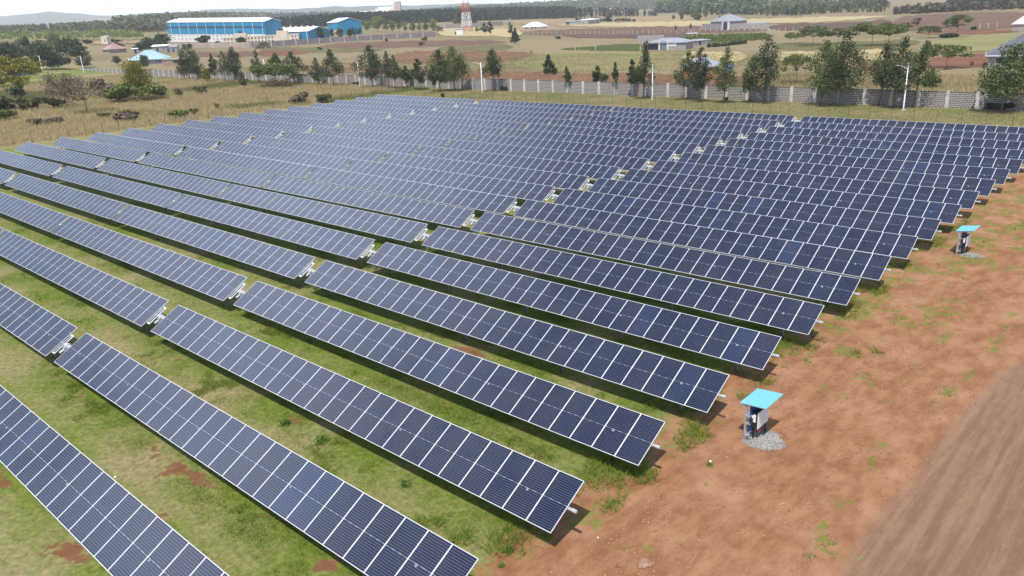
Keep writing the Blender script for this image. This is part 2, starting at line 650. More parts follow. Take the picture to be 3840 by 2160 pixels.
def scatter_grass(n, x0, x1, y0, y1, wmin, hlo, hhi):
    xs = rng.uniform(x0, x1, n)
    ys = rng.uniform(y0, y1, n)
    ok, zz = inframe(xs, ys)
    c, d = cover_dry(xs, ys)
    c = c + 0.5 * (fbm(xs * 2.3, ys * 2.3, 131, 3) - 0.5)
    keep = ok & (rng.uniform(0, 1, n) < np.clip(c * 1.5 - 0.35, 0, 1) * np.clip(1.15 - d, 0.25, 1))
    xs, ys, c, d, zz = xs[keep], ys[keep], c[keep], d[keep], zz[keep]
    m = len(xs)
    clump = fbm(xs * 0.8, ys * 0.8, 171, 3)
    hs = (hlo + (hhi - hlo) * rng.uniform(0, 1, m) ** 1.5) * (0.45 + 1.25 * sstep(0.45, 0.75, clump)) * (1.1 - 0.5 * d)
    tone = np.clip(rng.uniform(0, 1, m) * 0.55 + 0.65 * sstep(0.3, 0.75, fbm(xs * 0.5, ys * 0.5, 181)), 0, 1) + np.clip(d * 1.25 - 0.2 + rng.uniform(-0.3, 0.3, m), 0, 0.95)
    return xs, ys, hs, np.full(m, wmin) * rng.uniform(0.6, 1.4, m), tone


sets = [scatter_grass(620000, -34, 9, 3, 34, 0.013, 0.03, 0.11), scatter_grass(330000, -62, 9, 30, 66, 0.026, 0.04, 0.13),
        scatter_grass(120000, -75, -30, 4, 30, 0.026, 0.04, 0.13)]
def tall_tufts(n, x0, x1, y0, y1):
    xs, ys = rng.uniform(x0, x1, n), rng.uniform(y0, y1, n)
    ok, zz = inframe(xs, ys)
    v = np.mod(ys / PITCH + 0.5, 1.0) - 0.5
    cl = fbm(xs * 0.62, ys * 0.75, 207, 3) + 0.10 * np.exp(-((xs + 1.6) / 2.0) ** 2) - 0.12 * np.exp(-((v - 0.5) / 0.12) ** 2)
    keep = ok & (rng.uniform(0, 1, n) < sstep(0.60, 0.76, cl)) & (xs < 0.3 + 1.2 * (fbm(ys * 0.5, xs * 0.5, 8) - 0.5))
    xs, ys, cl = xs[keep], ys[keep], cl[keep]
    m = len(xs)
    hs = rng.uniform(0.10, 0.26, m) * (0.45 + 1.2 * sstep(0.58, 0.78, cl))
    return xs, ys, hs, rng.uniform(0.010, 0.024, m), np.clip(rng.uniform(0.25, 1.0, m) + (rng.uniform(0, 1, m) > 0.9) * 0.5, 0, 1.6)


sets += [tall_tufts(190000, -30, 1, 4, 34), tall_tufts(110000, -26, 1, 34, 64)]
sets = [np.concatenate([s[i] for s in sets]) for i in range(5)]
blades('grass', *sets[:4], sets[4], M_BLADE, rng)

# ------------------------------------------------------------------ fields beyond the wall (sheets a little above the ground)
def fieldmat(name, c0, c1, sc=0.12, streak=0.0):
    q = NT(name)
    P = q.pos()
    n = q.noise(sc, 6, 0.65, P)
    n2 = q.noise(0.9, 5, 0.7, P)
    f = q.math('ADD', q.math('MULTIPLY', n, 0.7), q.math('MULTIPLY', n2, 0.3))
    if streak:
        n3 = q.noise(1.0, 4, 0.6, q.scale(P, (0.03, streak, 1)))
        f = q.math('ADD', q.math('MULTIPLY', f, 0.6), q.math('MULTIPLY', n3, 0.4))
    q.col(q.mix(q.ramp(f, 0.38, 0.62), c0, c1))
    q.rough(0.95)
    q.bsdf.inputs['Specular IOR Level'].default_value = 0.1
    q.bump(n2, 0.5, 0.15)
    return q.mat


FM = {'red': fieldmat('ploughed_red_soil', (0.132, 0.058, 0.034), (0.204, 0.100, 0.060), 0.10, 0.5),
      'brown': fieldmat('ploughed_brown_soil', (0.112, 0.062, 0.044), (0.172, 0.108, 0.074), 0.08, 0.4),
      'mauve': fieldmat('ploughed_dark_soil', (0.084, 0.050, 0.040), (0.132, 0.084, 0.062), 0.06, 0.35),
      'tan': fieldmat('stubble', (0.228, 0.164, 0.092), (0.320, 0.240, 0.140), 0.06, 0.3),
      'straw': fieldmat('bright_straw', (0.336, 0.268, 0.136), (0.448, 0.364, 0.200), 0.06, 0.3),
      'green': fieldmat('green_crop', (0.048, 0.066, 0.014), (0.084, 0.100, 0.029), 0.10, 0.5),
      'lime': fieldmat('pale_green_pasture', (0.172, 0.164, 0.064), (0.252, 0.228, 0.100), 0.07, 0.3),
      'olive': fieldmat('olive_grass', (0.096, 0.092, 0.036), (0.160, 0.140, 0.062), 0.09, 0.3)}
fr = random.Random(11)


def field(mk, top, bot, lift):
    """Sheet between two photo-row polylines [(px,py)...] laid on the land."""
    def interp(pl, x):
        for (xa, ya), (xb, yb) in zip(pl, pl[1:]):
            if xa <= x <= xb:
                return ya + (yb - ya) * (x - xa) / max(xb - xa, 1e-6)
        return pl[0][1] if x < pl[0][0] else pl[-1][1]
    x0, x1 = min(top[0][0], bot[0][0]), max(top[-1][0], bot[-1][0])
    n = max(8, int((x1 - x0) / 14))
    rows = 5
    V, Fc = [], []
    for i in range(n + 1):
        x = x0 + (x1 - x0) * i / n
        yt, yb = interp(top, x), interp(bot, x)
        e = min(1.0, (i / n) / 0.10 + 0.02, (1 - i / n) / 0.10 + 0.02) ** 0.6
        ym = 0.5 * (yt + yb)
        if 5 < x < 3835:
            yt, yb = ym + (yt - ym) * e, ym + (yb - ym) * e
        jt, jb = fr.uniform(-1, 1) * min(2.2, (yb - yt) * 0.12), fr.uniform(-1, 1) * min(2.2, (yb - yt) * 0.12)
        for j in range(rows + 1):
            s = j / rows
            p = ground(x, yt + jt + (yb + jb - yt - jt) * s)
            V.append((p.x, p.y, p.z + lift))
    for i in range(n):
        for j in range(rows):
            a = i * (rows + 1) + j
            Fc.append((a, a + 1, a + rows + 2, a + rows + 1))
    me = bpy.data.meshes.new('field')
    me.from_pydata(V, [], Fc)
    me.materials.append(FM[mk])
    me.update()
    tag(add('field', me), kind='structure')


field('red', [(960, 246), (1280, 251), (1600, 262), (1900, 268), (2150, 272), (2400, 276), (2650, 283), (3040, 292)],
      [(960, 262), (1280, 272), (1600, 290), (1900, 300), (2150, 303), (2400, 312), (2650, 318), (3040, 322)], 0.05)
field('red', [(1470, 196), (1600, 191), (1733, 194), (1920, 193), (2015, 199)], [(1470, 236), (1600, 240), (1733, 232), (1920, 226), (2015, 208)], 0.07)
field('red', [(960, 186), (1060, 186), (1170, 190)], [(960, 214), (1060, 211), (1170, 200)], 0.07)
field('brown', [(720, 197), (850, 195), (975, 192)], [(720, 214), (850, 216), (975, 212)], 0.07)
field('brown', [(1200, 166), (1440, 154), (1700, 151), (1900, 152)], [(1200, 183), (1440, 180), (1700, 173), (1900, 164)], 0.09)
field('olive', [(960, 174), (1200, 178), (1440, 182)], [(960, 186), (1200, 200), (1440, 192)], 0.07)
field('olive', [(1640, 176), (1800, 170), (1925, 164)], [(1640, 190), (1800, 194), (1925, 190)], 0.08)
field('lime', [(1930, 212), (2100, 196), (2300, 194), (2550, 196)], [(1930, 262), (2100, 264), (2300, 262), (2550, 262)], 0.05)
field('straw', [(2090, 90), (2400, 84), (2640, 78), (2880, 70), (3100, 64), (3360, 58)], [(2090, 100), (2400, 101), (2640, 98), (2880, 89), (3100, 84), (3360, 62)], 0.25)
field('tan', [(1920, 74), (2160, 69), (2400, 62), (2600, 60)], [(1920, 95), (2160, 93), (2400, 84), (2600, 79)], 0.22)
field('tan', [(1700, 98), (1850, 98), (2090, 96)], [(1700, 122), (1850, 124), (2090, 112)], 0.20)
field('brown', [(1950, 118), (2160, 110), (2400, 102), (2640, 99), (2880, 108)], [(1950, 133), (2160, 131), (2400, 128), (2640, 124), (2880, 121)], 0.16)
field('mauve', [(2110, 131), (2300, 128), (2470, 127), (2640, 127)], [(2110, 141), (2300, 144), (2470, 146), (2640, 138)], 0.13)
field('mauve', [(2880, 92), (3040, 88), (3250, 82), (3345, 66)], [(2880, 115), (3040, 115), (3250, 108), (3345, 100)], 0.18)
field('brown', [(3340, 66), (3450, 56), (3640, 48), (3860, 44)], [(3340, 122), (3450, 112), (3640, 112), (3860, 104)], 0.16)
field('red', [(3440, 116), (3640, 113), (3820, 112)], [(3440, 130), (3640, 129), (3820, 122)], 0.12)
field('lime', [(3440, 172), (3560, 138), (3700, 131), (3860, 131)], [(3440, 200), (3560, 193), (3700, 192), (3860, 192)], 0.10)
field('red', [(3470, 222), (3560, 205), (3720, 200)], [(3470, 256), (3560, 258), (3720, 250)], 0.06)
field('red', [(3190, 236), (3250, 236), (3300, 240)], [(3190, 262), (3250, 266), (3300, 258)], 0.06)
field('green', [(2100, 182), (2200, 175), (2310, 166), (2420, 163)], [(2100, 188), (2200, 189), (2310, 191), (2420, 191)], 0.10)
field('straw', [(2880, 195), (2980, 193), (3070, 196)], [(2880, 226), (2980, 233), (3070, 228)], 0.07)
field('straw', [(3215, 188), (3300, 184), (3380, 196)], [(3215, 226), (3300, 228), (3380, 226)], 0.07)
field('straw', [(2560, 196), (2640, 194), (2800, 196)], [(2560, 238), (2640, 240), (2800, 226)], 0.06)
field('olive', [(2900, 160), (3150, 158), (3450, 146)], [(2900, 188), (3150, 188), (3450, 172)], 0.08)
field('straw', [(1640, 106), (1800, 104), (1960, 112)], [(1640, 136), (1800, 138), (1960, 140)], 0.24)
field('green', [(2560, 136), (2720, 128), (2900, 124)], [(2560, 160), (2720, 160), (2900, 146)], 0.12)
field('lime', [(0, 136), (200, 132), (420, 126), (560, 122)], [(0, 160), (200, 152), (420, 150), (560, 150)], 0.4)
field('tan', [(320, 158), (450, 154), (640, 152)], [(320, 168), (450, 166), (640, 158)], 0.3)

# ------------------------------------------------------------------ buildings
def sheetmat(name, c, rib=3.0, rough=0.4, var=0.08):
    """Profiled metal sheet with vertical ribs (by the building's own x and y)."""
    q = NT(name)
    P = q.pos('obj')
    s = q.n('ShaderNodeSeparateXYZ')
    q.t.links.new(P, s.inputs[0])
    w = q.math('SINE', q.math('MULTIPLY', q.math('ADD', s.outputs[0], s.outputs[1]), rib * 6.283))
    n = q.noise(0.25, 5, 0.6, P)
    q.col(q.mix(q.ramp(n, 0.3, 0.7), tuple(x * (1 - var) for x in c), tuple(min(1, x * (1 + var)) for x in c)))
    q.rough(rough)
    q.bump(w, 0.25, 0.03)
    return q.mat


B_BLUE = sheetmat('blue_cladding', (0.006, 0.205, 0.385), 1.0, 0.45)
B_WROOF = sheetmat('white_roof_sheet', (0.80, 0.81, 0.82), 1.0, 0.5, 0.04)
B_CREAM = simple('cream_render', (0.62, 0.54, 0.44), 0.9, 0.08, 0.4)
B_OFFW = simple('offwhite_render', (0.66, 0.65, 0.63), 0.9, 0.06, 0.4)
B_GREY = simple('grey_blockwork', (0.30, 0.275, 0.265), 0.95, 0.22, 1.2)
B_GROOF = sheetmat('grey_roof', (0.105, 0.108, 0.130), 1.6, 0.5)
B_LROOF = sheetmat('pale_iron_roof', (0.26, 0.27, 0.30), 1.6, 0.4)
B_AQUA = sheetmat('pale_aqua_roof', (0.30, 0.44, 0.48), 1.6, 0.45)
B_PINK = sheetmat('faded_pink_roof', (0.36, 0.21, 0.20), 1.6, 0.5)
B_BRICK = simple('orange_brickwork', (0.36, 0.145, 0.072), 0.9, 0.25, 2.0)
B_GLASS = simple('window_dark', (0.035, 0.042, 0.06), 0.15, 0.2, 1.0)
B_FRAME = simple('window_frame_paint', (0.55, 0.54, 0.52), 0.5, 0.05, 2.0)
B_LINE = simple('dark_trim', (0.055, 0.075, 0.10), 0.6, 0.2, 1.0)
B_GATE = simple('navy_gate', (0.018, 0.020, 0.075), 0.5, 0.1, 1.0)
B_STEELDOOR = simple('blue_grey_gate', (0.13, 0.17, 0.21), 0.5, 0.12, 0.8)
B_BLUEPAINT = simple('blue_paint', (0.035, 0.16, 0.46), 0.5, 0.1, 1.0)
B_DARKRED = simple('dark_red_roof', (0.33, 0.05, 0.05), 0.6, 0.15, 1.0)


def place(A, Bp, depth):
    """Frame with x along the front from A to B, y away from the viewer."""
    A, Bp = Vector(A), Vector(Bp)
    d = Vector((Bp.x - A.x, Bp.y - A.y, 0))
    L = d.length
    d.normalize()
    back = Vector((-d.y, d.x, 0))
    rz = math.atan2(d.y, d.x)
    z = min(A.z, Bp.z)
    return Vector((A.x, A.y, z)), L, rz


def wall_part(parent, name, mat, x0, x1, y0, y1, z0, z1, gable=0.0):
    """Four walls, open on top; gable > 0 raises the two end walls to a ridge along x."""
    b = MB()
    ym = (y0 + y1) / 2
    zb = z0 - 3.0
    b.quad((x0, y0, zb), (x1, y0, zb), (x1, y0, z1), (x0, y0, z1))
    b.quad((x1, y1, zb), (x0, y1, zb), (x0, y1, z1), (x1, y1, z1))
    if gable:
        b.poly([(x1, y0, zb), (x1, y1, zb), (x1, y1, z1), (x1, ym, z1 + gable), (x1, y0, z1)])
        b.poly([(x0, y1, zb), (x0, y0, zb), (x0, y0, z1), (x0, ym, z1 + gable), (x0, y1, z1)])
    else:
        b.quad((x1, y0, zb), (x1, y1, zb), (x1, y1, z1), (x1, y0, z1))
        b.quad((x0, y1, zb), (x0, y0, zb), (x0, y0, z1), (x0, y1, z1))
    return b.build(name, mat, parent)


def roof_part(parent, mat, x0, x1, y0, y1, z, h, kind='gable', ov=0.4, th=0.12, name='roof'):
    b = MB()
    X0, X1, Y0, Y1 = x0 - ov, x1 + ov, y0 - ov, y1 + ov
    ym, xm = (y0 + y1) / 2, (x0 + x1) / 2
    s = h / max((y1 - y0) / 2, 0.1)
    ze = z - s * ov + 0.03
    zr = z + h + 0.03
    if kind == 'gable':
        for dz, fl in ((th, 1), (0, -1)):
            for (ya, yb) in ((Y0, ym), (ym, Y1)):
                za, zb = (ze, zr) if ya == Y0 else (zr, ze)
                p = [(X0, ya, za + dz), (X1, ya, za + dz), (X1, yb, zb + dz), (X0, yb, zb + dz)]
                b.quad(*(p if fl > 0 else p[::-1]))
        for X in (X0, X1):
            b.poly([(X, Y0, ze), (X, ym, zr), (X, ym, zr + th), (X, Y0, ze + th)])
            b.poly([(X, ym, zr), (X, Y1, ze), (X, Y1, ze + th), (X, ym, zr + th)])
        b.quad((X0, Y0, ze), (X1, Y0, ze), (X1, Y0, ze + th), (X0, Y0, ze + th))
        b.quad((X1, Y1, ze), (X0, Y1, ze), (X0, Y1, ze + th), (X1, Y1, ze + th))
    elif kind == 'hip':
        hd = min((Y1 - Y0), (X1 - X0)) / 2
        if X1 - X0 >= Y1 - Y0:
            r0, r1 = (X0 + hd * 0.98, ym, zr), (X1 - hd * 0.98, ym, zr)
            b.poly([(X0, Y0, ze), (X1, Y0, ze), r1, r0])
            b.poly([(X1, Y1, ze), (X0, Y1, ze), r0, r1])
            b.poly([(X1, Y0, ze), (X1, Y1, ze), r1])
            b.poly([(X0, Y1, ze), (X0, Y0, ze), r0])
        else:
            r0, r1 = (xm, Y0 + hd * 0.98, zr), (xm, Y1 - hd * 0.98, zr)
            b.poly([(X0, Y0, ze), (X1, Y0, ze), r0])
            b.poly([(X1, Y1, ze), (X0, Y1, ze), r1])
            b.poly([(X1, Y0, ze), (X1, Y1, ze), r1, r0])
            b.poly([(X0, Y1, ze), (X0, Y0, ze), r0, r1])
        b.box(X0, X1, Y0, Y1, ze - 0.22, ze - 0.003)
    else:                                                        # lean-to, high side at the back
        b.box(X0, X1, Y0, Y1, -th / 2, th / 2, 0, Matrix.Translation((0, 0, z + h / 2 + 0.1)) @ Matrix.Translation((0, ym, 0)) @ Matrix.Rotation(math.atan2(h, y1 - y0), 4, 'X') @ Matrix.Translation((0, -ym, 0)))
    return b.build(name, mat, parent)


def box_part(parent, name, mat, *dims):
    b = MB()
    b.box(*dims)
    return b.build(name, mat, parent)


def opening(parent, name, mat, x0, x1, z0, z1, y=0.0, frame=None):
    o = box_part(parent, name, mat, x0, x1, y - 0.05, y + 0.02, z0, z1)
    if frame:
        b = MB()
        w = 0.10
        b.box(x0 - w, x1 + w, y - 0.08, y + 0.01, z1, z1 + w)
        b.box(x0 - w, x1 + w, y - 0.10, y + 0.01, z0 - w, z0)
        b.box(x0 - w, x0, y - 0.08, y + 0.01, z0, z1)
        b.box(x1, x1 + w, y - 0.08, y + 0.01, z0, z1)
        b.build('window_frame', frame, o)
    return o


def house(label, A, Bp, depth, wh, rk, rh, wm, rm, ov=0.4, doors=(), wins=(), cat='house', name='house', frame=B_FRAME):
    loc, L, rz = place(A, Bp, depth)
    t = empty(name, loc, label, cat, rz=rz)
    wall_part(t, 'wall', wm, 0, L, 0, depth, 0, wh, rh if rk == 'gable' else (0))
    roof_part(t, rm, 0, L, 0, depth, wh, rh, rk, ov)
    for f0, f1, h in doors:
        opening(t, 'door', B_GATE, L * f0, L * f1, 0, h)
    for f0, f1, z0, z1 in wins:
        opening(t, 'window', B_GLASS, L * f0, L * f1, z0, z1, 0, frame)
    return t, L


# --- the large blue warehouse with its white two-storey base
A, Bp = ground(638, 157), ground(1000, 158)
loc, L, rz = place(A, Bp, 30)
Hh = tall(A, 84.5)
wh = empty('warehouse', A, 'long blue factory hall with a white windowed base and white roof', 'factory', rz=rz)
wh.rotation_euler = (0, math.atan2(2.9, L), rz)
D = 17.0
zs = Hh * 0.405
wall_part(wh, 'base_wall', B_OFFW, 0, L, 0, D, 0, zs)
b = MB()
b.quad((-0.15, -0.15, zs), (L + .15, -0.15, zs), (L + .15, -0.15, Hh), (-.15, -.15, Hh))
b.quad((L + .15, D + .15, zs), (-.15, D + .15, zs), (-.15, D + .15, Hh), (L + .15, D + .15, Hh))
b.poly([(L + .15, -.15, zs), (L + .15, D + .15, zs), (L + .15, D + .15, Hh), (L + .15, D / 2, Hh + 1.9), (L + .15, -.15, Hh)])
b.poly([(-.15, D + .15, zs), (-.15, -.15, zs), (-.15, -.15, Hh), (-.15, D / 2, Hh + 1.9), (-.15, D + .15, Hh)])
b.build('cladding', B_BLUE, wh)
b = MB()
b.quad((L - 0.0, -.16, -1), (L + .16, -.16, -1), (L + .16, -.16, zs), (L, -.16, zs))
b.quad((L + .16, -.16, -1), (L + .16, D + .16, -1), (L + .16, D + .16, zs), (L + .16, -.16, zs))
b.build('gable_cladding', B_BLUE, wh)
roof_part(wh, B_WROOF, 0, L, 0, D, Hh, 1.9, 'gable', 0.5, 0.25)
b = MB()
b.box(4, L - 3, D / 2 - 1.3, D / 2 + 1.3, Hh + 2.05, Hh + 2.7)
b.build('ridge_vent', B_WROOF, wh)
for k, zz in enumerate((0.705, 0.74, 0.78)):
    box_part(wh, 'louvre_band', B_LINE, 0.2, L - 0.2, -0.32, -0.16, Hh * zz, Hh * (zz + 0.014 + 0.006 * (k == 1)))
for k in range(11):
    xx = L * (k + 0.4) / 10.6
    if xx < L:
        box_part(wh, 'downpipe', B_WROOF, xx - 0.10, xx + 0.10, -0.55, -0.33, 0.0, Hh - 0.4)
for k in range(24):
    for zz in (0.62, 0.15):
        xx = L * (k + 0.35) / 24.2
        opening(wh, 'window', B_GLASS, xx, xx + 0.75, zs * zz + 0.7, zs * zz + 1.5)
for zz in (0.52,):
    box_part(wh, 'string_course', B_FRAME, 0, L, -0.10, 0.02, zs * zz, zs * zz + 0.16)

# --- lower blue shed, white roof
A, Bp = ground(995, 152), ground(1159.5, 151)
loc, L, rz = place(A, Bp, 30)
h2 = tall(Bp, 117)
s2 = empty('factory_shed', loc, 'low blue shed with a broad white roof behind the cream offices', 'factory', rz=rz)
D2 = 26.0
wall_part(s2, 'cladding', B_BLUE, 0, L, 0, D2, 0, h2, 2.7)
roof_part(s2, B_WROOF, 0, L, 0, D2, h2, 2.7, 'gable', 0.5, 0.2)
for f in (0.22, 0.38, 0.97):
    box_part(s2, 'downpipe', B_WROOF, L * f - .15, L * f + .15, -.45, -.17, 0, h2 - .3)
b = MB()
for k in range(7):
    b.tube([(L * (k + .6) / 7.4, D2 / 2, h2 + 2.7), (L * (k + .6) / 7.4, D2 / 2, h2 + 3.7)], 0.6, 10)
b.build('roof_ventilator', B_WROOF, s2)

# --- taller blue shed on the right
A, Bp = ground(1232, 131), ground(1293, 131)
loc, L, rz = place(A, Bp, 24)
h3 = tall(Bp, 82.4)
s3 = empty('factory_shed', loc, 'tall square blue shed with a white roof, on the right of the factory group', 'factory', rz=rz - 0.32)
D3 = 22.0
wall_part(s3, 'cladding', B_BLUE, 0, L, 0, D3, 0, h3, 3.0)
roof_part(s3, B_WROOF, 0, L, 0, D3, h3, 3.0, 'gable', 0.5, 0.2)
box_part(s3, 'lean_to', B_CREAM, L * 0.45, L * 1.0, -5, -0.2, -2, h3 * 0.42)

# --- cream office block in front
A, Bp = ground(838, 163), ground(1121, 154)
loc, L, rz = place(A, Bp, 12)
ho = tall(Bp, 128)
of = empty('office_block', loc, 'cream flat-roofed office block with a stair tower before the blue hall', 'office', rz=rz)
wall_part(of, 'wall', B_CREAM, 0, L, 0, 12, 0, ho)
box_part(of, 'roof', B_CREAM, -0.2, L + 0.2, -0.2, 12.2, ho - 0.15, ho + 0.35)
tw0, tw1 = L * 0.715, L * 0.86
box_part(of, 'stair_tower', B_CREAM, tw0, tw1, -0.6, 7, -2, ho * 1.62)
box_part(of, 'water_tank', M_BLACK, tw0 + 1.5, tw0 + 4.5, 1.5, 4.5, ho * 1.62 + 0.01, ho * 1.62 + 1.4)
box_part(of, 'stair_tower', B_CREAM, L * 0.16, L * 0.31, -0.5, 6, -2, ho * 1.55)
box_part(of, 'water_tank', M_BLACK, L * .21, L * .25, 1.5, 4.5, ho * 1.55 + 0.01, ho * 1.55 + 1.3)
for k in range(22):
    xx = L * (k + 0.4) / 22.4
    if tw0 - 2 < xx < tw1 + 1:
        continue
    for zz in (0.18, 0.62):
        opening(of, 'window', B_GLASS, xx, xx + 1.0, ho * zz, ho * zz + 1.0)


def long_wall(pxs, h, label, pm, bay, name='factory_wall'):
    pts = [ground(*p) for p in pxs]
    t = empty(name, pts[0], label, 'perimeter wall')
    for a, c in zip(pts, pts[1:]):
        d = (c - a)
        ln = math.hypot(d.x, d.y)
        n = max(1, round(ln / bay))
        rz = math.atan2(d.y, d.x)
        for k in range(n):
            p = a.lerp(c, k / n) - pts[0]
            bb = MB()
            zz = d.z / n
            w = ln / n
            bb.poly([(0.3, -.1, -2), (w, -.1, -2), (w, -.1, h + zz), (0.3, -.1, h)])
            bb.poly([(w, .1, -2), (.3, .1, -2), (.3, .1, h), (w, .1, h + zz)])
            bb.poly([(.3, -.1, h), (w, -.1, h + zz), (w, .1, h + zz), (.3, .1, h)])
            bb.build('wall_panel', pm, t, p, (0, 0, rz))
            bb = MB()
            bb.box(-0.28, 0.28, -0.28, 0.28, -2, h + 0.15)
            bb.build('pillar', M_CONC, t, p, (0, 0, rz))
    return t


M_FWALL = simple('grey_mauve_wall', (0.22, 0.19, 0.195), 0.95, 0.2, 0.5, obj=False)
long_wall([(940, 178), (1019, 175), (1240, 160), (1440, 148), (1634, 137.5)], 3.4, 'dark grey factory wall with pale pillars running right from the offices', M_FWALL, 9.0)
M_FWALL2 = simple('beige_wall', (0.36, 0.30, 0.25), 0.95, 0.15, 0.5, obj=False)
long_wall([(640, 180), (800, 180), (936, 178.5)], 3.2, 'plain beige wall in front of the blue hall, left of the dark factory wall', M_FWALL2, 14.0)

# --- smaller buildings: label, left px, right px, depth, wall h, roof kind, roof h, materials
house('white-roofed bungalow alone in the straw field, seen below the dark pine belt', ground(1962, 110), ground(2018, 110), 11, 2.6, 'hip', 3.2, B_OFFW, simple('white_tile_roof', (0.72, 0.72, 0.74), .5, .05), 0.8, ((.55, .65, 2.1),), ((.15, .3, .9, 2.0), (.75, .9, .9, 2.0)))
house('long low row of sheds with a grey roof in the straw, its left end', ground(2118, 94), ground(2176, 93), 9, 3.2, 'lean', 0.6, B_GREY, B_LROOF, 0.4, ((.1, .3, 2.6),), (), 'shed', 'shed')
house('long low shed in the straw with the brightest white roof, middle of its row', ground(2177, 93), ground(2206, 92.5), 9, 4.0, 'lean', 0.7, B_GREY, B_WROOF, 0.4, (), ((.3, .5, 1, 2),), 'shed', 'shed')
house('low white-posted shed, right end of the shed row in the straw', ground(2207, 92), ground(2251, 88), 9, 4.2, 'lean', 0.7, B_GREY, B_WROOF, 0.4, ((.7, .8, 3),), ((.2, .35, 1, 2),), 'shed', 'shed')

# unfinished block house with its big bare wall
A, Bp = ground(2427, 189), ground(2572, 186)
t, L = house('unfinished grey block house with a blue steel gate in the middle fields', A, Bp, 10, 3.0, 'hip', 1.5, B_GREY, B_LROOF, 0.5, (), ((.02, .28, 0.2, 2.4),), frame=None)
opening(t, 'gate', B_STEELDOOR, L * .34, L * .52, 0, 3.3, -0.05)
for f in (0.32, 0.535):
    box_part(t, 'gate_post', B_OFFW, L * f - .25, L * f + .25, -.35, -.06, -.2, 3.5)
box_part(t, 'lintel_slab', B_LROOF, -0.5, L * .30, -1.4, -0.05, 2.75, 3.1)
box_part(t, 'front_panel', B_OFFW, L * .55, L * .76, -.10, 0.01, 1.4, 3.0)
A, Bp = ground(2391, 163), ground(2490, 160)
loc, L, rz = place(A, Bp, 1)
t = empty('block_wall_ruin', loc, 'bare grey block wall standing behind the unfinished house', 'block wall', rz=rz)
box_part(t, 'wall', B_GREY, 0, L, 0, .3, -.4, tall(A, 133))
# little pale pavilion on posts
A = ground(2580, 146)
t = empty('water_stand', A, 'small white tank stand on posts at the edge of the maize', 'tank stand', rz=0.75)
for dx in (0, 2.4, 4.4):
    for dy in (0, 2.4):
        box_part(t, 'post', B_OFFW, dx - .15, dx + .15, dy - .15, dy + .15, -.3, 2.5)
box_part(t, 'platform', B_OFFW, -.5, 5.0, -.5, 3.0, 2.505, 2.8)
b = MB()
b.tube([(1.8, 1.2, 2.81), (1.8, 1.2, 3.9)], 0.6, 12)
b.build('tank', B_LROOF, t)
house('low hut of pale iron sheets beside the dark hedge in the middle fields', ground(2585, 174), ground(2664, 166), 5, 1.9, 'lean', 0.3, B_LROOF, B_LROOF, 0.3, ((.45, .55, 1.7),), (), 'hut', 'hut')
# compound with hip roof, grey wall and navy gate
A, Bp = ground(2672, 110), ground(2738, 109)
house('hip-roofed grey house rising behind a long grey wall with a navy gate', ground(2665, 104), ground(2740, 103), 16, 4.4, 'hip', 4.2, B_GREY, B_LROOF, 0.6)
long_wall([(2632, 111), (2705, 111.5)], 3.6, 'grey compound wall on the left of the navy gate', B_GREY, 30.0, 'compound_wall')
long_wall([(2733, 111), (2825, 108), (2880, 106)], 3.4, 'grey compound wall running right from the navy gate', B_GREY, 30.0, 'compound_wall')
A, Bp = ground(2710, 112), ground(2731, 112)
loc, L, rz = place(A, Bp, 1)
t = empty('compound_gate', loc, 'navy double gate between two white posts in the grey compound wall', 'gate', rz=rz)
box_part(t, 'gate_leaf', B_GATE, 0.5, L - .5, -.1, .1, -.2, 4.3)
for xx in (0, L):
    box_part(t, 'gate_post', B_OFFW, xx - .5, xx + .5, -.5, .5, -.3, 4.9)
house('low building with a pale roof at the right end of the grey compound wall', ground(2826, 107), ground(2882, 104), 9, 3.0, 'lean', 0.5, B_GREY, B_LROOF, 0.3, name='outbuilding', cat='outbuilding')
# orange brick house behind the wall trees
A, Bp = ground(2566, 300), ground(2655, 296)
t, L = house('orange brick house with a pale iron roof behind the wall trees', ground(2560, 286), ground(2690, 283), 9, 2.6, 'hip', 2.0, B_BRICK, B_LROOF, 0.6, ((.6, .7, 2.1),), ((.2, .32, .9, 1.9),))
b = MB()
b.poly([(L * .30, -2.5, 2.6), (L * .56, -2.5, 2.6), (L * .43, -2.5, 4.1)])
b.poly([(L * .30, -2.5, -.3), (L * .56, -2.5, -.3), (L * .56, -2.5, 2.6), (L * .30, -2.5, 2.6)])
b.poly([(L * .30, 0, -.3), (L * .30, -2.5, -.3), (L * .30, -2.5, 2.6), (L * .30, 0, 2.6)])
b.poly([(L * .56, -2.5, -.3), (L * .56, 0, -.3), (L * .56, 0, 2.6), (L * .56, -2.5, 2.6)])
b.build('porch', B_BRICK, t)
b = MB()
for sgn, x0 in ((-1, L * .28), (1, L * .58)):
    b.quad((x0, -2.8, 2.55), (L * .43, -2.8, 4.25), (L * .43, 2.0, 4.25), (x0, 2.0, 2.55))
    b.quad((x0, -2.8, 2.42), (L * .43, -2.8, 4.12), (L * .43, -2.8, 4.25), (x0, -2.8, 2.55))
b.build('porch_roof', B_LROOF, t)
A, Bp = ground(2716, 274), ground(2750, 274)
house('small bright blue hut half hidden behind the wall trees', A, A.lerp(Bp, 0.55), 3, 1.5, 'lean', 0.2, B_BLUEPAINT, B_BLUEPAINT, 0.2, name='hut', cat='hut')
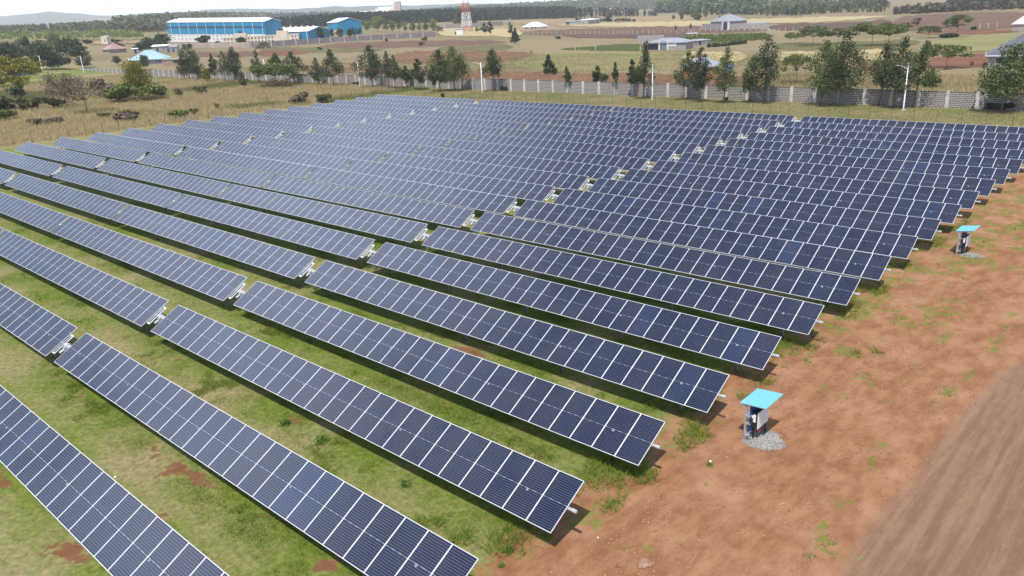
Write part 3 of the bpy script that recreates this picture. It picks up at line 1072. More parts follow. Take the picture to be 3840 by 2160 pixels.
# grey-roofed house at the right edge
A = ground(3702, 254)
t = empty('house', A, 'grey house with a dark slate-grey roof at the right edge of the photo', 'house', rz=0.20)
wall_part(t, 'wall', B_GREY, 0, 22, 0, 13, 0, 3.0)
box_part(t, 'fascia', B_OFFW, -0.75, 22.7, -0.78, -0.70, 2.62, 2.86)
box_part(t, 'fascia', B_OFFW, -0.78, -0.70, -0.7, 13.7, 2.62, 2.86)
roof_part(t, B_GROOF, 0, 22, 0, 13, 3.0, 4.2, 'hip', 0.7)
opening(t, 'window', B_GLASS, 1.5, 3.6, 0.9, 2.2, 0, B_FRAME)
b = MB()
for k in range(5):
    b.box(1.7 + k * .42, 1.75 + k * .42, -.09, -.06, .9, 2.2)
b.box(1.5, 3.6, -.09, -.06, 1.5, 1.56)
b.build('window_grille', B_GATE, t)
opening(t, 'window', B_GLASS, 9, 11, 0.9, 2.2, 0, B_FRAME)
A, Bp = ground(3794, 118), ground(3850, 117)
house('cream-roofed building by the right edge above the pale green pasture', A, Bp, 10, 3.2, 'hip', 2.6, B_GREY, simple('cream_roof', (0.62, 0.52, 0.45), .6, .06), 0.5)
# left side houses
A, Bp = ground(490, 246), ground(622, 240)
t, L = house('pale aqua-roofed house behind the block wall, left of the eucalyptus clump', A, Bp, 13, 3.0, 'hip', 3.6, B_GREY, B_AQUA, 0.9, (), ((.72, .78, .9, 2.1), (.82, .88, .9, 2.1)))
house('long low block outbuilding with a blue awning, right of the aqua-roofed house', ground(612, 248), ground(692, 246), 6, 2.8, 'lean', 0.3, simple('mud_block', (0.28, 0.20, 0.16), .95, .15), simple('rusty_roof', (0.30, 0.22, 0.18), .8, .2), 0.3, (), ((.5, .98, 1.5, 2.6),), 'outbuilding', 'outbuilding', None)
house('low house with a faded pink roof among bushes in the left fields', ground(412, 200), ground(475, 196), 10, 2.6, 'hip', 3.0, B_GREY, B_PINK, 0.6)
house('grey block shed with a white lean-to roof, near the left end of the blue hall', ground(572, 197), ground(628, 195), 8, 3.4, 'lean', 0.7, B_GREY, B_WROOF, 0.5, ((.3, .42, 2.6),), ((.75, .85, 1.2, 2.2),), 'shed', 'shed')
house('small pale hut just right of the white lean-to shed', ground(638, 196), ground(666, 195), 5, 3.0, 'gable', 1.2, B_LROOF, B_GREY, 0.3, ((.4, .6, 2.2),), (), 'hut', 'hut')
house('tiny white-roofed kiosk between the pink-roofed house and the white lean-to shed', ground(499, 202), ground(520, 201), 4, 2.6, 'lean', 0.3, B_GREY, B_WROOF, 0.3, ((.3, .7, 2.2),), (), 'kiosk', 'kiosk')
house('small cream building with a blue tarpaulin wall far off by the plantation', ground(382, 167), ground(405, 166.5), 8, 5.4, 'lean', 0.4, B_CREAM, B_CREAM, 0.2, (), ((.55, .7, 2, 3.4),), 'building', 'cream_building', None)
house('low shelter with a pale roof under the flat-topped acacia at the left edge', ground(34, 287), ground(130, 281), 6, 2.3, 'lean', 0.5, B_LINE, B_LROOF, 0.5, ((.2, .5, 1.9),), (), 'shelter', 'shelter')
house('small white house with a blue door at the foot of the lattice tower', ground(1704, 132), ground(1738, 131), 7, 4.0, 'lean', 0.4, B_OFFW, B_GREY, 0.3, ((.05, .2, 2.8),), (), 'house')
long_wall([(1668, 108), (1800, 101), (1885, 95)], 4.0, 'low grey wall behind the lattice tower', B_GREY, 30.0, 'field_wall')
house('pale house with a pink roof among the trees of the far wood', ground(2278, 46), ground(2304, 46), 12, 6, 'hip', 4, B_CREAM, B_PINK, 0.6)
house('white house half hidden in the far wood on the right', ground(3110, 33), ground(3132, 32), 12, 6, 'gable', 3, B_OFFW, B_WROOF, 0.6)
house('small dark red roof at the edge of the scrub near the top right corner', ground(3740, 26), ground(3786, 26), 9, 2.2, 'gable', 1.8, B_GREY, B_DARKRED, 0.6)
# far white plant beyond the pine belt
A, Bp = ground(1440 - 80, 75), ground(1440 + 62, 72)
d = ray(1432, 60)
fp = CAM + d * 1750
B0 = Vector((fp[0], fp[1], float(terrain(fp[0], fp[1]))))
u = Vector((0.74, 0.67, 0))
t = empty('far_plant', B0, 'far white industrial plant above the dark pine belt', 'factory', rz=math.atan2(0.67, 0.74))
m = 1750 / FPX
zt = lambda py: float(CAM[2] + (ray(1432, py) * 1750)[2]) - B0.z
box_part(t, 'hall', B_WROOF, -76 * m, 0 * m, 0, 40, -3, zt(38))
box_part(t, 'hall', B_WROOF, -20 * m, 34 * m, -4, 30, -3, zt(32))
box_part(t, 'hall', B_WROOF, -12 * m, 40 * m, 4, 24, -3, zt(26))
box_part(t, 'tower', simple('pinkish_concrete', (0.50, 0.36, 0.34), .9, .1, .1), 46 * m, 66 * m, 2, 22, -3, zt(8))
box_part(t, 'tower', B_OFFW, 38 * m, 45.5 * m, 2, 18, -3, zt(16))
for k in range(3):
    box_part(t, 'tank', B_WROOF, (-118 + 14 * k) * m, (-106 + 14 * k) * m, 0, 14, -3, zt(43 - 1.2 * k))

# ------------------------------------------------------------------ lattice tower, red and white
M_TR = simple('tower_red', (0.50, 0.09, 0.05), 0.5, 0.1, 1.0)
M_TW = simple('tower_white', (0.78, 0.77, 0.75), 0.5, 0.05, 1.0)
p0 = ground(1752, 118)
m = mpp(p0)
tw = empty('lattice_tower', p0, 'red and white lattice mast rising out of the top of the photo', 'mast', rz=0.5)
HT, wb, wt = 150 * m, 16.5 * m, 6.5 * m
nb = 9
for k in range(nb):
    z0, z1 = HT * k / nb, HT * (k + 1) / nb
    a0, a1 = wb + (wt - wb) * k / nb, wb + (wt - wb) * (k + 1) / nb
    mat = M_TR if (k in (0, 4, 5, 8)) else M_TW
    b = MB()
    r = 0.6 * m
    cs0 = [(-a0, -a0), (a0, -a0), (a0, a0), (-a0, a0)]
    cs1 = [(-a1, -a1), (a1, -a1), (a1, a1), (-a1, a1)]
    for i in range(4):
        j = (i + 1) % 4
        P0, P1, Q0, Q1 = (*cs0[i], z0), (*cs1[i], z1), (*cs0[j], z0), (*cs1[j], z1)
        b.tube([P0, P1], r * 1.7, 6)
        b.tube([P0, Q1], r * 0.9, 5)
        b.tube([Q0, P1], r * 0.9, 5)
        b.tube([P1, Q1], r, 5)
    b.build('mast_section', mat, tw)

# faint pylons on the left skyline
M_PYL = simple('pylon_steel', (0.45, 0.47, 0.50), 0.6, 0.1, 1.0)
for px, py, h, lb in ((152, 96, 44, 'faint grey pylon on the far left skyline'), (732, 64, 26, 'faint pale pylon behind the roof of the blue hall'), (286, 90, 30, 'thin faint pylon right of the skyline pylon on the left')):
    dd = CAM + ray(px, py) * 2300
    zb = float(terrain(dd[0], dd[1]))
    top = float((CAM + ray(px, py - h) * 2300)[2]) - zb
    t = empty('pylon', (dd[0], dd[1], zb), lb, 'pylon', rz=0.6)
    b = MB()
    for sx in (-1, 1):
        for sy in (-1, 1):
            b.tube([(sx * 4, sy * 4, -2), (sx * 1.2, sy * 1.2, top * .7), (0, 0, top)], 0.35, 4)
    for k in range(8):
        z0, z1 = top * .7 * k / 8, top * .7 * (k + 1) / 8
        w0, w1 = 4 - 2.8 * k / 8, 4 - 2.8 * (k + 1) / 8
        b.tube([(-w0, -w0, z0), (w1, -w1, z1)], 0.22, 4)
        b.tube([(w0, -w0, z0), (-w1, -w1, z1)], 0.22, 4)
    b.build('pylon_frame', M_PYL, t)
    b = MB()
    for zz, w in ((.72, 8), (.84, 6.5), (.95, 5)):
        b.tube([(-w, 0, top * zz), (0, 0, top * (zz + .03)), (w, 0, top * zz)], 0.3, 4)
    b.build('cross_arm', M_PYL, t)

# ------------------------------------------------------------------ solar trackers

def cell_mat(name, cols, rows, w, h, dash):
    q = NT(name)
    P = q.pos('obj')
    s = q.n('ShaderNodeSeparateXYZ')
    q.t.links.new(P, s.inputs[0])
    ux = q.math('MULTIPLY', q.math('ADD', s.outputs[0], w / 2), cols / w)
    ay = q.math('ABSOLUTE', s.outputs[1])
    gap = 0.014 if dash else 0.0
    vy = q.math('MULTIPLY', q.math('SUBTRACT', ay, gap), rows / (h / 2 - gap))

    def line(t, size, wd):
        f = q.math('FRACT', t)
        e = q.math('MULTIPLY', q.math('MINIMUM', f, q.math('SUBTRACT', 1.0, f)), size)
        return q.math('LESS_THAN', e, wd)
    lx = line(ux, w / cols, 0.0024)
    ly = line(vy, (h / 2 - gap) / rows, 0.0024)
    ln = q.math('MAXIMUM', q.math('MULTIPLY', lx, 0.14), ly)
    rnd = q.n('ShaderNodeObjectInfo').outputs['Random']
    r2 = q.math('FRACT', q.math('MULTIPLY', rnd, 17.31))
    r3 = q.math('FRACT', q.math('MULTIPLY', rnd, 43.7))
    ca = q.mix(r2, (0.0070, 0.0140, 0.0380), (0.0110, 0.0125, 0.0360))
    cb = q.mix(q.ramp(r3, 0.90, 1.0), ca, (0.0110, 0.0230, 0.0620))
    # faint per-cell shade steps
    vo = q.n('ShaderNodeTexWhiteNoise', noise_dimensions='3D')
    cv = q.n('ShaderNodeCombineXYZ')
    q.t.links.new(q.math('FLOOR', ux), cv.inputs[0])
    q.t.links.new(q.math('FLOOR', q.math('MULTIPLY', s.outputs[1], 11.0)), cv.inputs[1])
    q.t.links.new(q.math('MULTIPLY', rnd, 91.0), cv.inputs[2])
    q.t.links.new(cv.outputs[0], vo.inputs['Vector'])
    cb = q.mix(q.math('MULTIPLY', vo.outputs['Value'], 0.05), cb, (0.022, 0.027, 0.055))
    c = q.mix(q.math('MULTIPLY', ln, 0.68), cb, (0.36, 0.39, 0.45))
    if dash:
        band = q.math('LESS_THAN', ay, 0.0050)
        fx = q.math('FRACT', q.math('MULTIPLY', ux, 0.5))
        on = q.math('GREATER_THAN', q.math('ABSOLUTE', q.math('SUBTRACT', fx, 0.5)), 0.25)
        c = q.mix(q.math('MULTIPLY', band, q.math('ADD', 0.12, q.math('MULTIPLY', on, 0.48))), c, (0.74, 0.76, 0.80))
    # dust film, uneven over the field
    g = q.pos()
    du = q.noise(0.35, 4, 0.6, g)
    c = q.mix(q.math('MULTIPLY', q.ramp(du, 0.25, 0.8), 0.03), c, (0.42, 0.38, 0.36))
    q.col(c)
    q.rough(q.ramp(q.noise(0.7, 4, 0.5, g), 0.3, 0.7, True, (0.16, 0.26)))
    q.bsdf.inputs['Specular IOR Level'].default_value = 0.5
    q.bsdf.inputs['Coat Weight'].default_value = 0.35
    q.bsdf.inputs['Coat Roughness'].default_value = 0.12
    return q.mat


M_CELL = cell_mat('solar_cells', 6, 12, 1.085, 2.175, True)
M_MINI = cell_mat('small_solar_cells', 3, 6, 0.24, 1.20, False)

mw, mh, ft, fw = 1.138, 2 * HALF, 0.035, 0.019
b = MB()
b.box(-mw / 2 + fw, mw / 2 - fw, -mh / 2 + fw, mh / 2 - fw, -0.006, -0.002)
ME_GLASS = b.mesh('solar_module', M_CELL)
b = MB()
b.box(-mw / 2, mw / 2, -mh / 2, -mh / 2 + fw, -ft, 0.001)
b.box(-mw / 2, mw / 2, mh / 2 - fw, mh / 2, -ft, 0.001)
b.box(-mw / 2, -mw / 2 + fw, -mh / 2 + fw, mh / 2 - fw, -ft, 0.0005)
b.box(mw / 2 - fw, mw / 2, -mh / 2 + fw, mh / 2 - fw, -ft, 0.0005)
ME_FRAME = b.mesh('module_frame', M_ALU)

M_CAPS = simple('cap_grey', (0.42, 0.43, 0.44), 0.45, 0.06, 6.0)
M_DRIVE = simple('drive_paint', (0.46, 0.475, 0.49), 0.45, 0.08, 5.0)
NM = 27
WING = NM * MODW
GAP1, GAP2 = 1.28, 0.34
TL = 2 * WING + GAP1                                     # length of one tracker

# torque tube, local x measured from the tracker's right-hand end
b = MB()
b.tube([(-TL - 0.12, 0, 0), (0.22, 0, 0)], 0.065, 10)
ME_TUBE = b.mesh('torque_tube', M_GALV, True)
b = MB()
b.tube([(0, 0, 0), (0.05, 0, 0), (0.05, 0, 0), (0.16, 0, 0)], [0.074, 0.074, 0.070, 0.070], 14)
ME_CAP = b.mesh('tube_cap', M_CAPS)
b = MB()
b.box(-0.07, -0.058, -0.06, 0.06, -0.4, AXIS_Z - 0.16)      # H-section
b.box(0.058, 0.07, -0.06, 0.06, -0.4, AXIS_Z - 0.16)
b.box(-0.058, 0.058, -0.006, 0.006, -0.4, AXIS_Z - 0.16)
b.tube([(-0.05, 0, AXIS_Z - 0.10), (0.05, 0, AXIS_Z - 0.10)], 0.105, 12)
ME_PILE = b.mesh('pile', M_PILE)
b = MB()                                                   # drive: ring gear, housing, worm motor
b.tube([(-0.09, 0, 0), (0.09, 0, 0)], 0.165, 18)
b.tube([(-0.30, 0, 0), (-0.10, 0, 0)], 0.125, 14)
b.tube([(0.10, 0, 0), (0.36, 0, 0)], 0.115, 14)
b.box(-0.09, 0.09, -0.28, -0.10, -0.24, 0.03)
b.tube([(0, -0.20, -0.10), (0, -0.52, -0.22)], [0.085, 0.075], 12)
b.box(-0.12, 0.12, -0.12, 0.12, -0.30, -0.16)
ME_DRIVE = b.mesh('slew_drive', M_DRIVE)
b = MB()
b.box(-0.10, 0.10, -0.62, 0.62, -0.012, -0.004)
ME_MINI = b.mesh('controller_panel', M_MINI)
b = MB()
for (x0, x1, y0, y1) in ((-0.14, -0.10, -0.62, 0.62), (0.10, 0.14, -0.62, 0.62), (-0.14, 0.14, 0.62, 0.70), (-0.14, 0.14, -0.70, -0.62)):
    b.box(x0, x1, y0, y1, -0.05, 0.002)
ME_MINIF = b.mesh('controller_frame', M_WHITE)
b = MB()
b.tube([(0, 0, 0), (0, 0, 0.42)], 0.012, 6)
ME_ROD = b.mesh('antenna', M_WHITE)

ORD = ['front', 'second', 'third', 'fourth', 'fifth', 'sixth', 'seventh', 'eighth', 'ninth', 'tenth', 'eleventh', 'twelfth',
       'thirteenth', 'fourteenth', 'fifteenth', 'sixteenth', 'seventeenth', 'eighteenth', 'nineteenth', 'rearmost']
SEEN = lambda x, y, z, m=260: bool(inframe(np.array([x]), np.array([y]), z, m)[0][0])
prng = random.Random(4)
for row in range(20):
    for half in range(2):
        x_end = -half * (TL + GAP2)
        xs = [x_end - MODW * (k + 0.5) for k in range(NM)] + [x_end - WING - GAP1 - MODW * (k + 0.5) for k in range(NM)]
        vis = [x for x in xs if SEEN(x, row * PITCH, AXIS_Z)]
        if not vis:
            continue
        if half == 0:
            lab = ('solar panel row in the bottom corner, cut off by the frame, nearest to the drone' if row == 0 else
                   f'tilted solar panel row, {ORD[row]} from the front, the half ending at the red dirt strip' if row < 19 else
                   'rearmost solar panel row, the half ending at the red dirt strip, before the wire fence')
        else:
            lab = (f'tilted solar panel row, {ORD[row]} from the front, the far half towards the dry grass' if row < 19 else
                   'rearmost solar panel row, the far half towards the dry grass field')
        t = empty('solar_tracker', (x_end, row * PITCH, 0), lab, 'solar tracker', 'rows of tilted solar panels')
        rot = (TILT, 0, 0)
        up = Vector((0, -math.sin(TILT), math.cos(TILT)))
        jit = prng.gauss(0, 0.004)
        for x in vis:
            m = add('solar_module', ME_GLASS, t, (x - x_end, 0, AXIS_Z), (TILT + jit + prng.gauss(0, 0.0025), prng.gauss(0, 0.002), 0))
            add('module_frame', ME_FRAME, m)
        ax = Vector((0, 0, AXIS_Z)) - up * 0.115
        add('torque_tube', ME_TUBE, t, ax)
        if SEEN(x_end, row * PITCH, AXIS_Z):
            add('tube_cap', ME_CAP, t, ax + Vector((0.18, 0, 0)))
        for wx in (0.0, -WING - GAP1):
            for px in (-1.85, -9.0, -16.2, -23.4, -29.6):
                if SEEN(x_end + wx + px, row * PITCH, 0.6, 150):
                    add('pile', ME_PILE, t, (wx + px, 0, 0))
        gxm = -WING - GAP1 / 2
        if SEEN(x_end + gxm, row * PITCH, AXIS_Z):
            add('pile', ME_PILE, t, (gxm + 0.18, 0, 0))
            add('slew_drive', ME_DRIVE, t, ax + Vector((gxm + 0.18, 0, 0)))
            v = Vector((0, math.cos(TILT), math.sin(TILT)))
            cp = add('controller_panel', ME_MINI, t, Vector((gxm - 0.40, 0, AXIS_Z)) - up * 0.05 - v * 0.06, rot)
            add('controller_frame', ME_MINIF, cp)
            add('antenna', ME_ROD, t, Vector((gxm - 0.16, 0, AXIS_Z - 0.05)) + v * 0.45)

# ------------------------------------------------------------------ inverter stands
M_CYAN = simple('turquoise_roof_sheet', (0.165, 0.46, 0.54), 0.38, 0.04, 4.0)
M_BLUE = simple('blue_box', (0.010, 0.055, 0.27), 0.4, 0.1, 4.0)
M_INVW = simple('inverter_white', (0.74, 0.735, 0.75), 0.35, 0.03, 3.0)
M_RED = simple('red_cable', (0.42, 0.018, 0.014), 0.45, 0.1, 4.0)
M_CONDUIT = simple('grey_pipe', (0.055, 0.062, 0.075), 0.45, 0.2, 4.0)


def inverter_stand(loc, slope, label, cables):
    t = empty('inverter_stand', loc, label, 'inverter stand', 'inverter stands by the dirt strip')
    b = MB()                                                     # front post: lipped channel
    b.box(-0.055, 0.055, -0.035, -0.028, -0.25, 1.74)
    b.box(-0.055, -0.048, -0.028, 0.035, -0.25, 1.74)
    b.box(0.048, 0.055, -0.028, 0.035, -0.25, 1.74)
    me = b.mesh('post', M_GALV)
    add('post', me, t, (0, 0, 0))
    add('post', me, t, (0, 1.30, 0))
    b = MB()
    b.tube([(0, 0, -0.2), (0, 0, 0.62)], 0.055, 12)
    b.build('conduit_pipe', M_CONDUIT, t, (0.36, 1.19, 0), smooth=True)
    b = MB()                                                     # strut rail with beam clamps
    b.box(-0.022, 0.022, -0.14, 1.44, -0.022, 0.022)
    for yy in (0.0, 1.30):
        b.box(-0.15, 0.15, yy - 0.065, yy - 0.045, -0.014, 0.014)
        b.box(-0.15, 0.15, yy + 0.045, yy + 0.065, -0.014, 0.014)
        for xx in (-0.12, 0.12):
            b.tube([(xx, yy - 0.10, 0), (xx, yy + 0.10, 0)], 0.011, 6)
    me = b.mesh('strut_rail', M_GALV)
    for z in (0.30, 0.86, 1.24):
        add('strut_rail', me, t, (0.085, 0, z))
    b = MB()
    b.box(0, 0.10, 0.10, 1.16, 0.46, 1.62)
    b.build('combiner_box', M_BLUE, t, (0.112, 0, 0))
    b = MB()                                                     # heat-sink body
    b.box(0.23, 0.455, 0.15, 1.12, 0.63, 1.38)
    for k in range(12):
        b.box(0.215, 0.23, 0.2 + k * 0.075, 0.22 + k * 0.075, 0.67, 1.34)
    body = b.build('inverter', M_BLACK, t)
    b = MB()
    b.box(0.456, 0.50, 0.135, 1.135, 0.615, 1.395)
    o = b.build('inverter_cover', M_INVW, body)
    bv = o.modifiers.new('bevel', 'BEVEL')
    bv.width, bv.segments = 0.02, 2
    b = MB()                                                     # white connector block and switch on the near side
    b.box(0.27, 0.385, 0.118, 0.149, 0.93, 1.27)
    b.box(0.20, 0.27, 0.112, 0.149, 1.10, 1.21)
    b.box(0.29, 0.345, 0.10, 0.118, 1.18, 1.25)
    b.build('switch_panel', M_WHITE, body)
    b = MB()
    b.tube([(0.24, 0.09, 0.96), (0.20, 0.06, 0.86), (0.22, 0.10, 0.74), (0.25, 0.2, 0.62), (0.22, 0.3, 0.42), (0.2, 0.35, 0.02)], 0.03, 8)
    b.tube([(0.30, 0.20, 0.64), (0.28, 0.26, 0.40), (0.24, 0.3, 0.02)], 0.022, 8)
    b.tube([(0.22, 0.08, 1.05), (0.15, 0.05, 1.0), (0.16, 0.06, 0.88), (0.22, 0.09, 0.9)], 0.03, 8)
    if cables:
        b.tube([(0.30, 0.1, 1.38), (0.24, 0.05, 1.5), (0.22, 0.1, 1.66)], 0.05, 8)
        b.tube([(0.2, 0.05, 0.95), (0.2, 0.03, 1.1), (0.26, 0.08, 1.3)], 0.05, 8)
    b.build('cable', M_BLACK, t, smooth=True)
    b = MB()
    b.tube([(0.33, 0.35, 0.62), (0.36, 0.30, 0.40), (0.42, 0.36, 0.33), (0.46, 0.46, 0.42), (0.42, 0.55, 0.62)], 0.02, 8)
    b.tube([(0.30, 0.45, 0.62), (0.33, 0.38, 0.36), (0.40, 0.44, 0.29), (0.44, 0.58, 0.44)], 0.02, 8)
    b.build('red_cable', M_RED, t, smooth=True)
    b = MB()                                                     # roof bearer under the sheet
    b.box(-0.10, 0.80, -0.03, 0.03, -0.05, 0.0, 0)
    b.box(-0.10, 0.80, 1.27, 1.33, -0.05, 0.0, 0)
    b.box(-0.16, -0.06, -0.05, 0.10, -0.20, -0.02, 0)
    b.box(0.78, 0.83, -0.03, 1.33, -0.05, 0.0, 0)
    b.build('roof_bearer', M_GALV, t, (0, 0, 1.765), (0, -slope, 0))
    b = MB()                                                     # ribbed sheet, ribs along x, a lap joint two thirds back
    ys, zs = [], []
    y = -0.10
    while y < 1.50:
        for dy, dz in ((0, 0), (0.055, 0), (0.07, 0.022), (0.095, 0.022), (0.11, 0)):
            ys.append(y + dy)
            zs.append(dz + (0.012 if 0.92 < y < 0.99 else 0))
        y += 0.155
    for i in range(len(ys) - 1):
        b.quad((-0.27, ys[i], zs[i]), (0.93, ys[i], zs[i]), (0.93, ys[i + 1], zs[i + 1]), (-0.27, ys[i + 1], zs[i + 1]))
    o = b.build('roof', M_CYAN, t, (0, 0, 1.785), (0, -slope, 0))
    sm = o.modifiers.new('thick', 'SOLIDIFY')
    sm.thickness, sm.offset = 0.012, 1
    return t


inverter_stand((1.64, 21.07, 0), math.radians(4), 'large near inverter stand with a ribbed turquoise roof, past the third row end', False)
inverter_stand((1.64, 53.69, 0), math.radians(9), 'small far inverter stand with a tilted turquoise roof, beside the rear rows', True)

q = NT('grey_gravel')
q.col(q.mix(q.attr('tone'), (0.14, 0.135, 0.125), (0.47, 0.455, 0.43)))
q.rough(0.9)
M_GRAVEL = q.mat


def gravel(cx, cy, rx, ry, n, seed):
    r = np.random.default_rng(seed)
    a, rr = r.uniform(0, 2 * np.pi, n), np.sqrt(r.uniform(0, 1, n))
    edge = 1 + 0.10 * np.sin(a * 3 + seed) + 0.07 * np.sin(a * 5 + 1) + 0.05 * r.normal(0, 1, n)
    x, y = cx + rx * rr * edge * np.cos(a), cy + ry * rr * edge * np.sin(a)
    z = gz(x, y) + 0.05 * np.clip(1 - rr, 0, 1) + 0.004
    s = r.uniform(0.012, 0.034, n)
    base = np.array([[1, 0, 0], [-1, 0, 0], [0, 1, 0], [0, -1, 0], [0, 0, .8], [0, 0, -.8]], float)
    fc = np.array([[0, 2, 4], [2, 1, 4], [1, 3, 4], [3, 0, 4], [2, 0, 5], [1, 2, 5], [3, 1, 5], [0, 3, 5]])
    jit = r.uniform(0.55, 1.25, (n, 6, 1))
    th = r.uniform(0, 2 * np.pi, n)
    v = base[None] * jit * s[:, None, None]
    vx = v[..., 0] * np.cos(th)[:, None] - v[..., 1] * np.sin(th)[:, None]
    vy = v[..., 0] * np.sin(th)[:, None] + v[..., 1] * np.cos(th)[:, None]
    v = np.stack([vx + x[:, None], vy + y[:, None], v[..., 2] + z[:, None]], -1).reshape(-1, 3)
    f = (fc[None] + 6 * np.arange(n)[:, None, None]).reshape(-1, 3)
    tag(add('gravel', np_mesh('gravel', v, f, M_GRAVEL, np.repeat(r.uniform(0, 1, n), 6))), kind='stuff')


gravel(2.32, 21.55, 0.80, 0.84, 5200, 2)
gravel(2.45, 54.15, 0.78, 0.62, 2200, 7)

# ------------------------------------------------------------------ stones, sticks, litter on the red strip
M_STONE = simple('brown_stone', (0.30, 0.175, 0.115), 0.9, 0.35, 5.0)
M_CLOD = simple('soil_clod', (0.25, 0.105, 0.052), 0.95, 0.3, 9.0)
M_STICK = simple('dry_stick', (0.42, 0.29, 0.16), 0.85, 0.25, 9.0)
M_SCRAP = simple('pale_scrap', (0.75, 0.73, 0.70), 0.6, 0.1, 9.0)


def rock_mesh(name, sx, sy, sz, seed, mat):
    bm = bmesh.new()
    bmesh.ops.create_icosphere(bm, subdivisions=3, radius=1.0)
    r = random.Random(seed)
    pl = [(Vector((r.uniform(-1, 1), r.uniform(-1, 1), r.uniform(-0.3, 1))).normalized(), r.uniform(0.62, 0.9)) for _ in range(11)]
    for v in bm.verts:
        for nrm, dd in pl:
            k = v.co.dot(nrm)
            if k > dd:
                v.co -= nrm * (k - dd)
        v.co += Vector((r.uniform(-1, 1), r.uniform(-1, 1), r.uniform(-1, 1))) * 0.02
        v.co = Vector((v.co.x * sx, v.co.y * sy, v.co.z * sz))
    me = bpy.data.meshes.new(name)
    bm.to_mesh(me)
    bm.free()
    me.materials.append(mat)
    return me


g0 = ground(2418, 2120)
tag(add('rock', rock_mesh('rock', 0.27, 0.25, 0.16, 3, M_STONE), None, (g0.x, g0.y, float(gz(g0.x, g0.y)) + 0.06), (0, 0, 0.4)),
    'flat-topped brown boulder lying alone on the red dirt', 'rock')
ROCKS = [(2450, 2112, 0.07, 'small round stone just beside the flat-topped boulder'),
         (2562, 2045, 0.09, 'dark clod of earth on the dirt, up and right of the boulder'),
         (2538, 2094, 0.06, 'little brown stone between the boulder and the dark clod'),
         (3118, 1612, 0.10, 'largest of the clods lying together right of the inverter gravel'),
         (3152, 1614, 0.08, 'clod of earth on the right of the loose clods past the gravel'),
         (3222, 1555, 0.09, 'lone clod of earth between the clod heap and the track'),
         (3188, 1612, 0.06, 'small clod on the dirt, right end of the loose clods'),
         (2724, 1714, 0.06, 'small stone on the dirt below the forked stick'),
         (2620, 2008, 0.09, 'jagged clod of earth in the middle of the dirt strip'),
         (2935, 1820, 0.06, 'small clod on bare dirt far below the gravel bed')]
for i, (px, py, s, lb) in enumerate(ROCKS):
    p = ground(px, py)
    tag(add('stone', rock_mesh('stone', s * 1.2, s, s * 0.7, 20 + i, M_CLOD if 'clod' in lb else M_STONE), None, (p.x, p.y, float(gz(p.x, p.y)) + s * 0.25), (0, 0, i)),
        lb, 'stone', 'stones and clods on the red dirt')


def stick(pxs, r0, label):
    b = MB()
    pts = []
    for px, py in pxs:
        p = ground(px, py)
        pts.append((p.x, p.y, float(gz(p.x, p.y)) + r0 + 0.012))
    b.tube(pts, [r0 * (1 - 0.5 * i / len(pts)) for i in range(len(pts))], 6)
    c = pts[0]
    o = b.build('stick', M_STICK, smooth=True)
    tag(o, label, 'stick', 'sticks lying on the dirt')


stick([(2743, 1676), (2752, 1688), (2760, 1694), (2773, 1698)], 0.022, 'bent pale stick on the dirt just below the gravel bed')
stick([(2917, 1895), (2940, 1890), (2960, 1888)], 0.016, 'straight brown stick in the middle of the dirt strip')
stick([(2755, 2002), (2775, 2004), (2795, 2000)], 0.014, 'thin pale twig on the dirt, left of the road')
stick([(1890, 2072), (1915, 2066), (1938, 2054)], 0.012, 'yellowish twig at the foot of the nearest grass clump')
stick([(1866, 1661), (1885, 1667), (1903, 1665)], 0.02, 'bleached stick between the second and third panel rows')
for px, py, s, lb in ((2665, 1732, 0.06, 'white scrap of paper on the dirt near the third row end'), (2243, 2018, 0.035, 'tiny white scrap on the dirt below the second row end'),
                      (432, 1790, 0.07, 'pale scrap on the grass beside the front panel row')):
    p = ground(px, py)
    b = MB()
    b.poly([(-s, -s * .5, 0.02), (s * .6, -s * .7, 0.012), (s, s * .2, 0.03), (s * .1, s * .6, 0.015), (-s * .8, s * .4, 0.035)])
    b.poly([(-s * .8, s * .4, 0.034), (s * .1, s * .6, 0.014), (-s * .1, s * .75, 0.05), (-s * .6, s * .7, 0.06)])
    tag(b.build('paper_scrap', M_SCRAP, None, (p.x, p.y, float(gz(p.x, p.y)))), lb, 'litter')

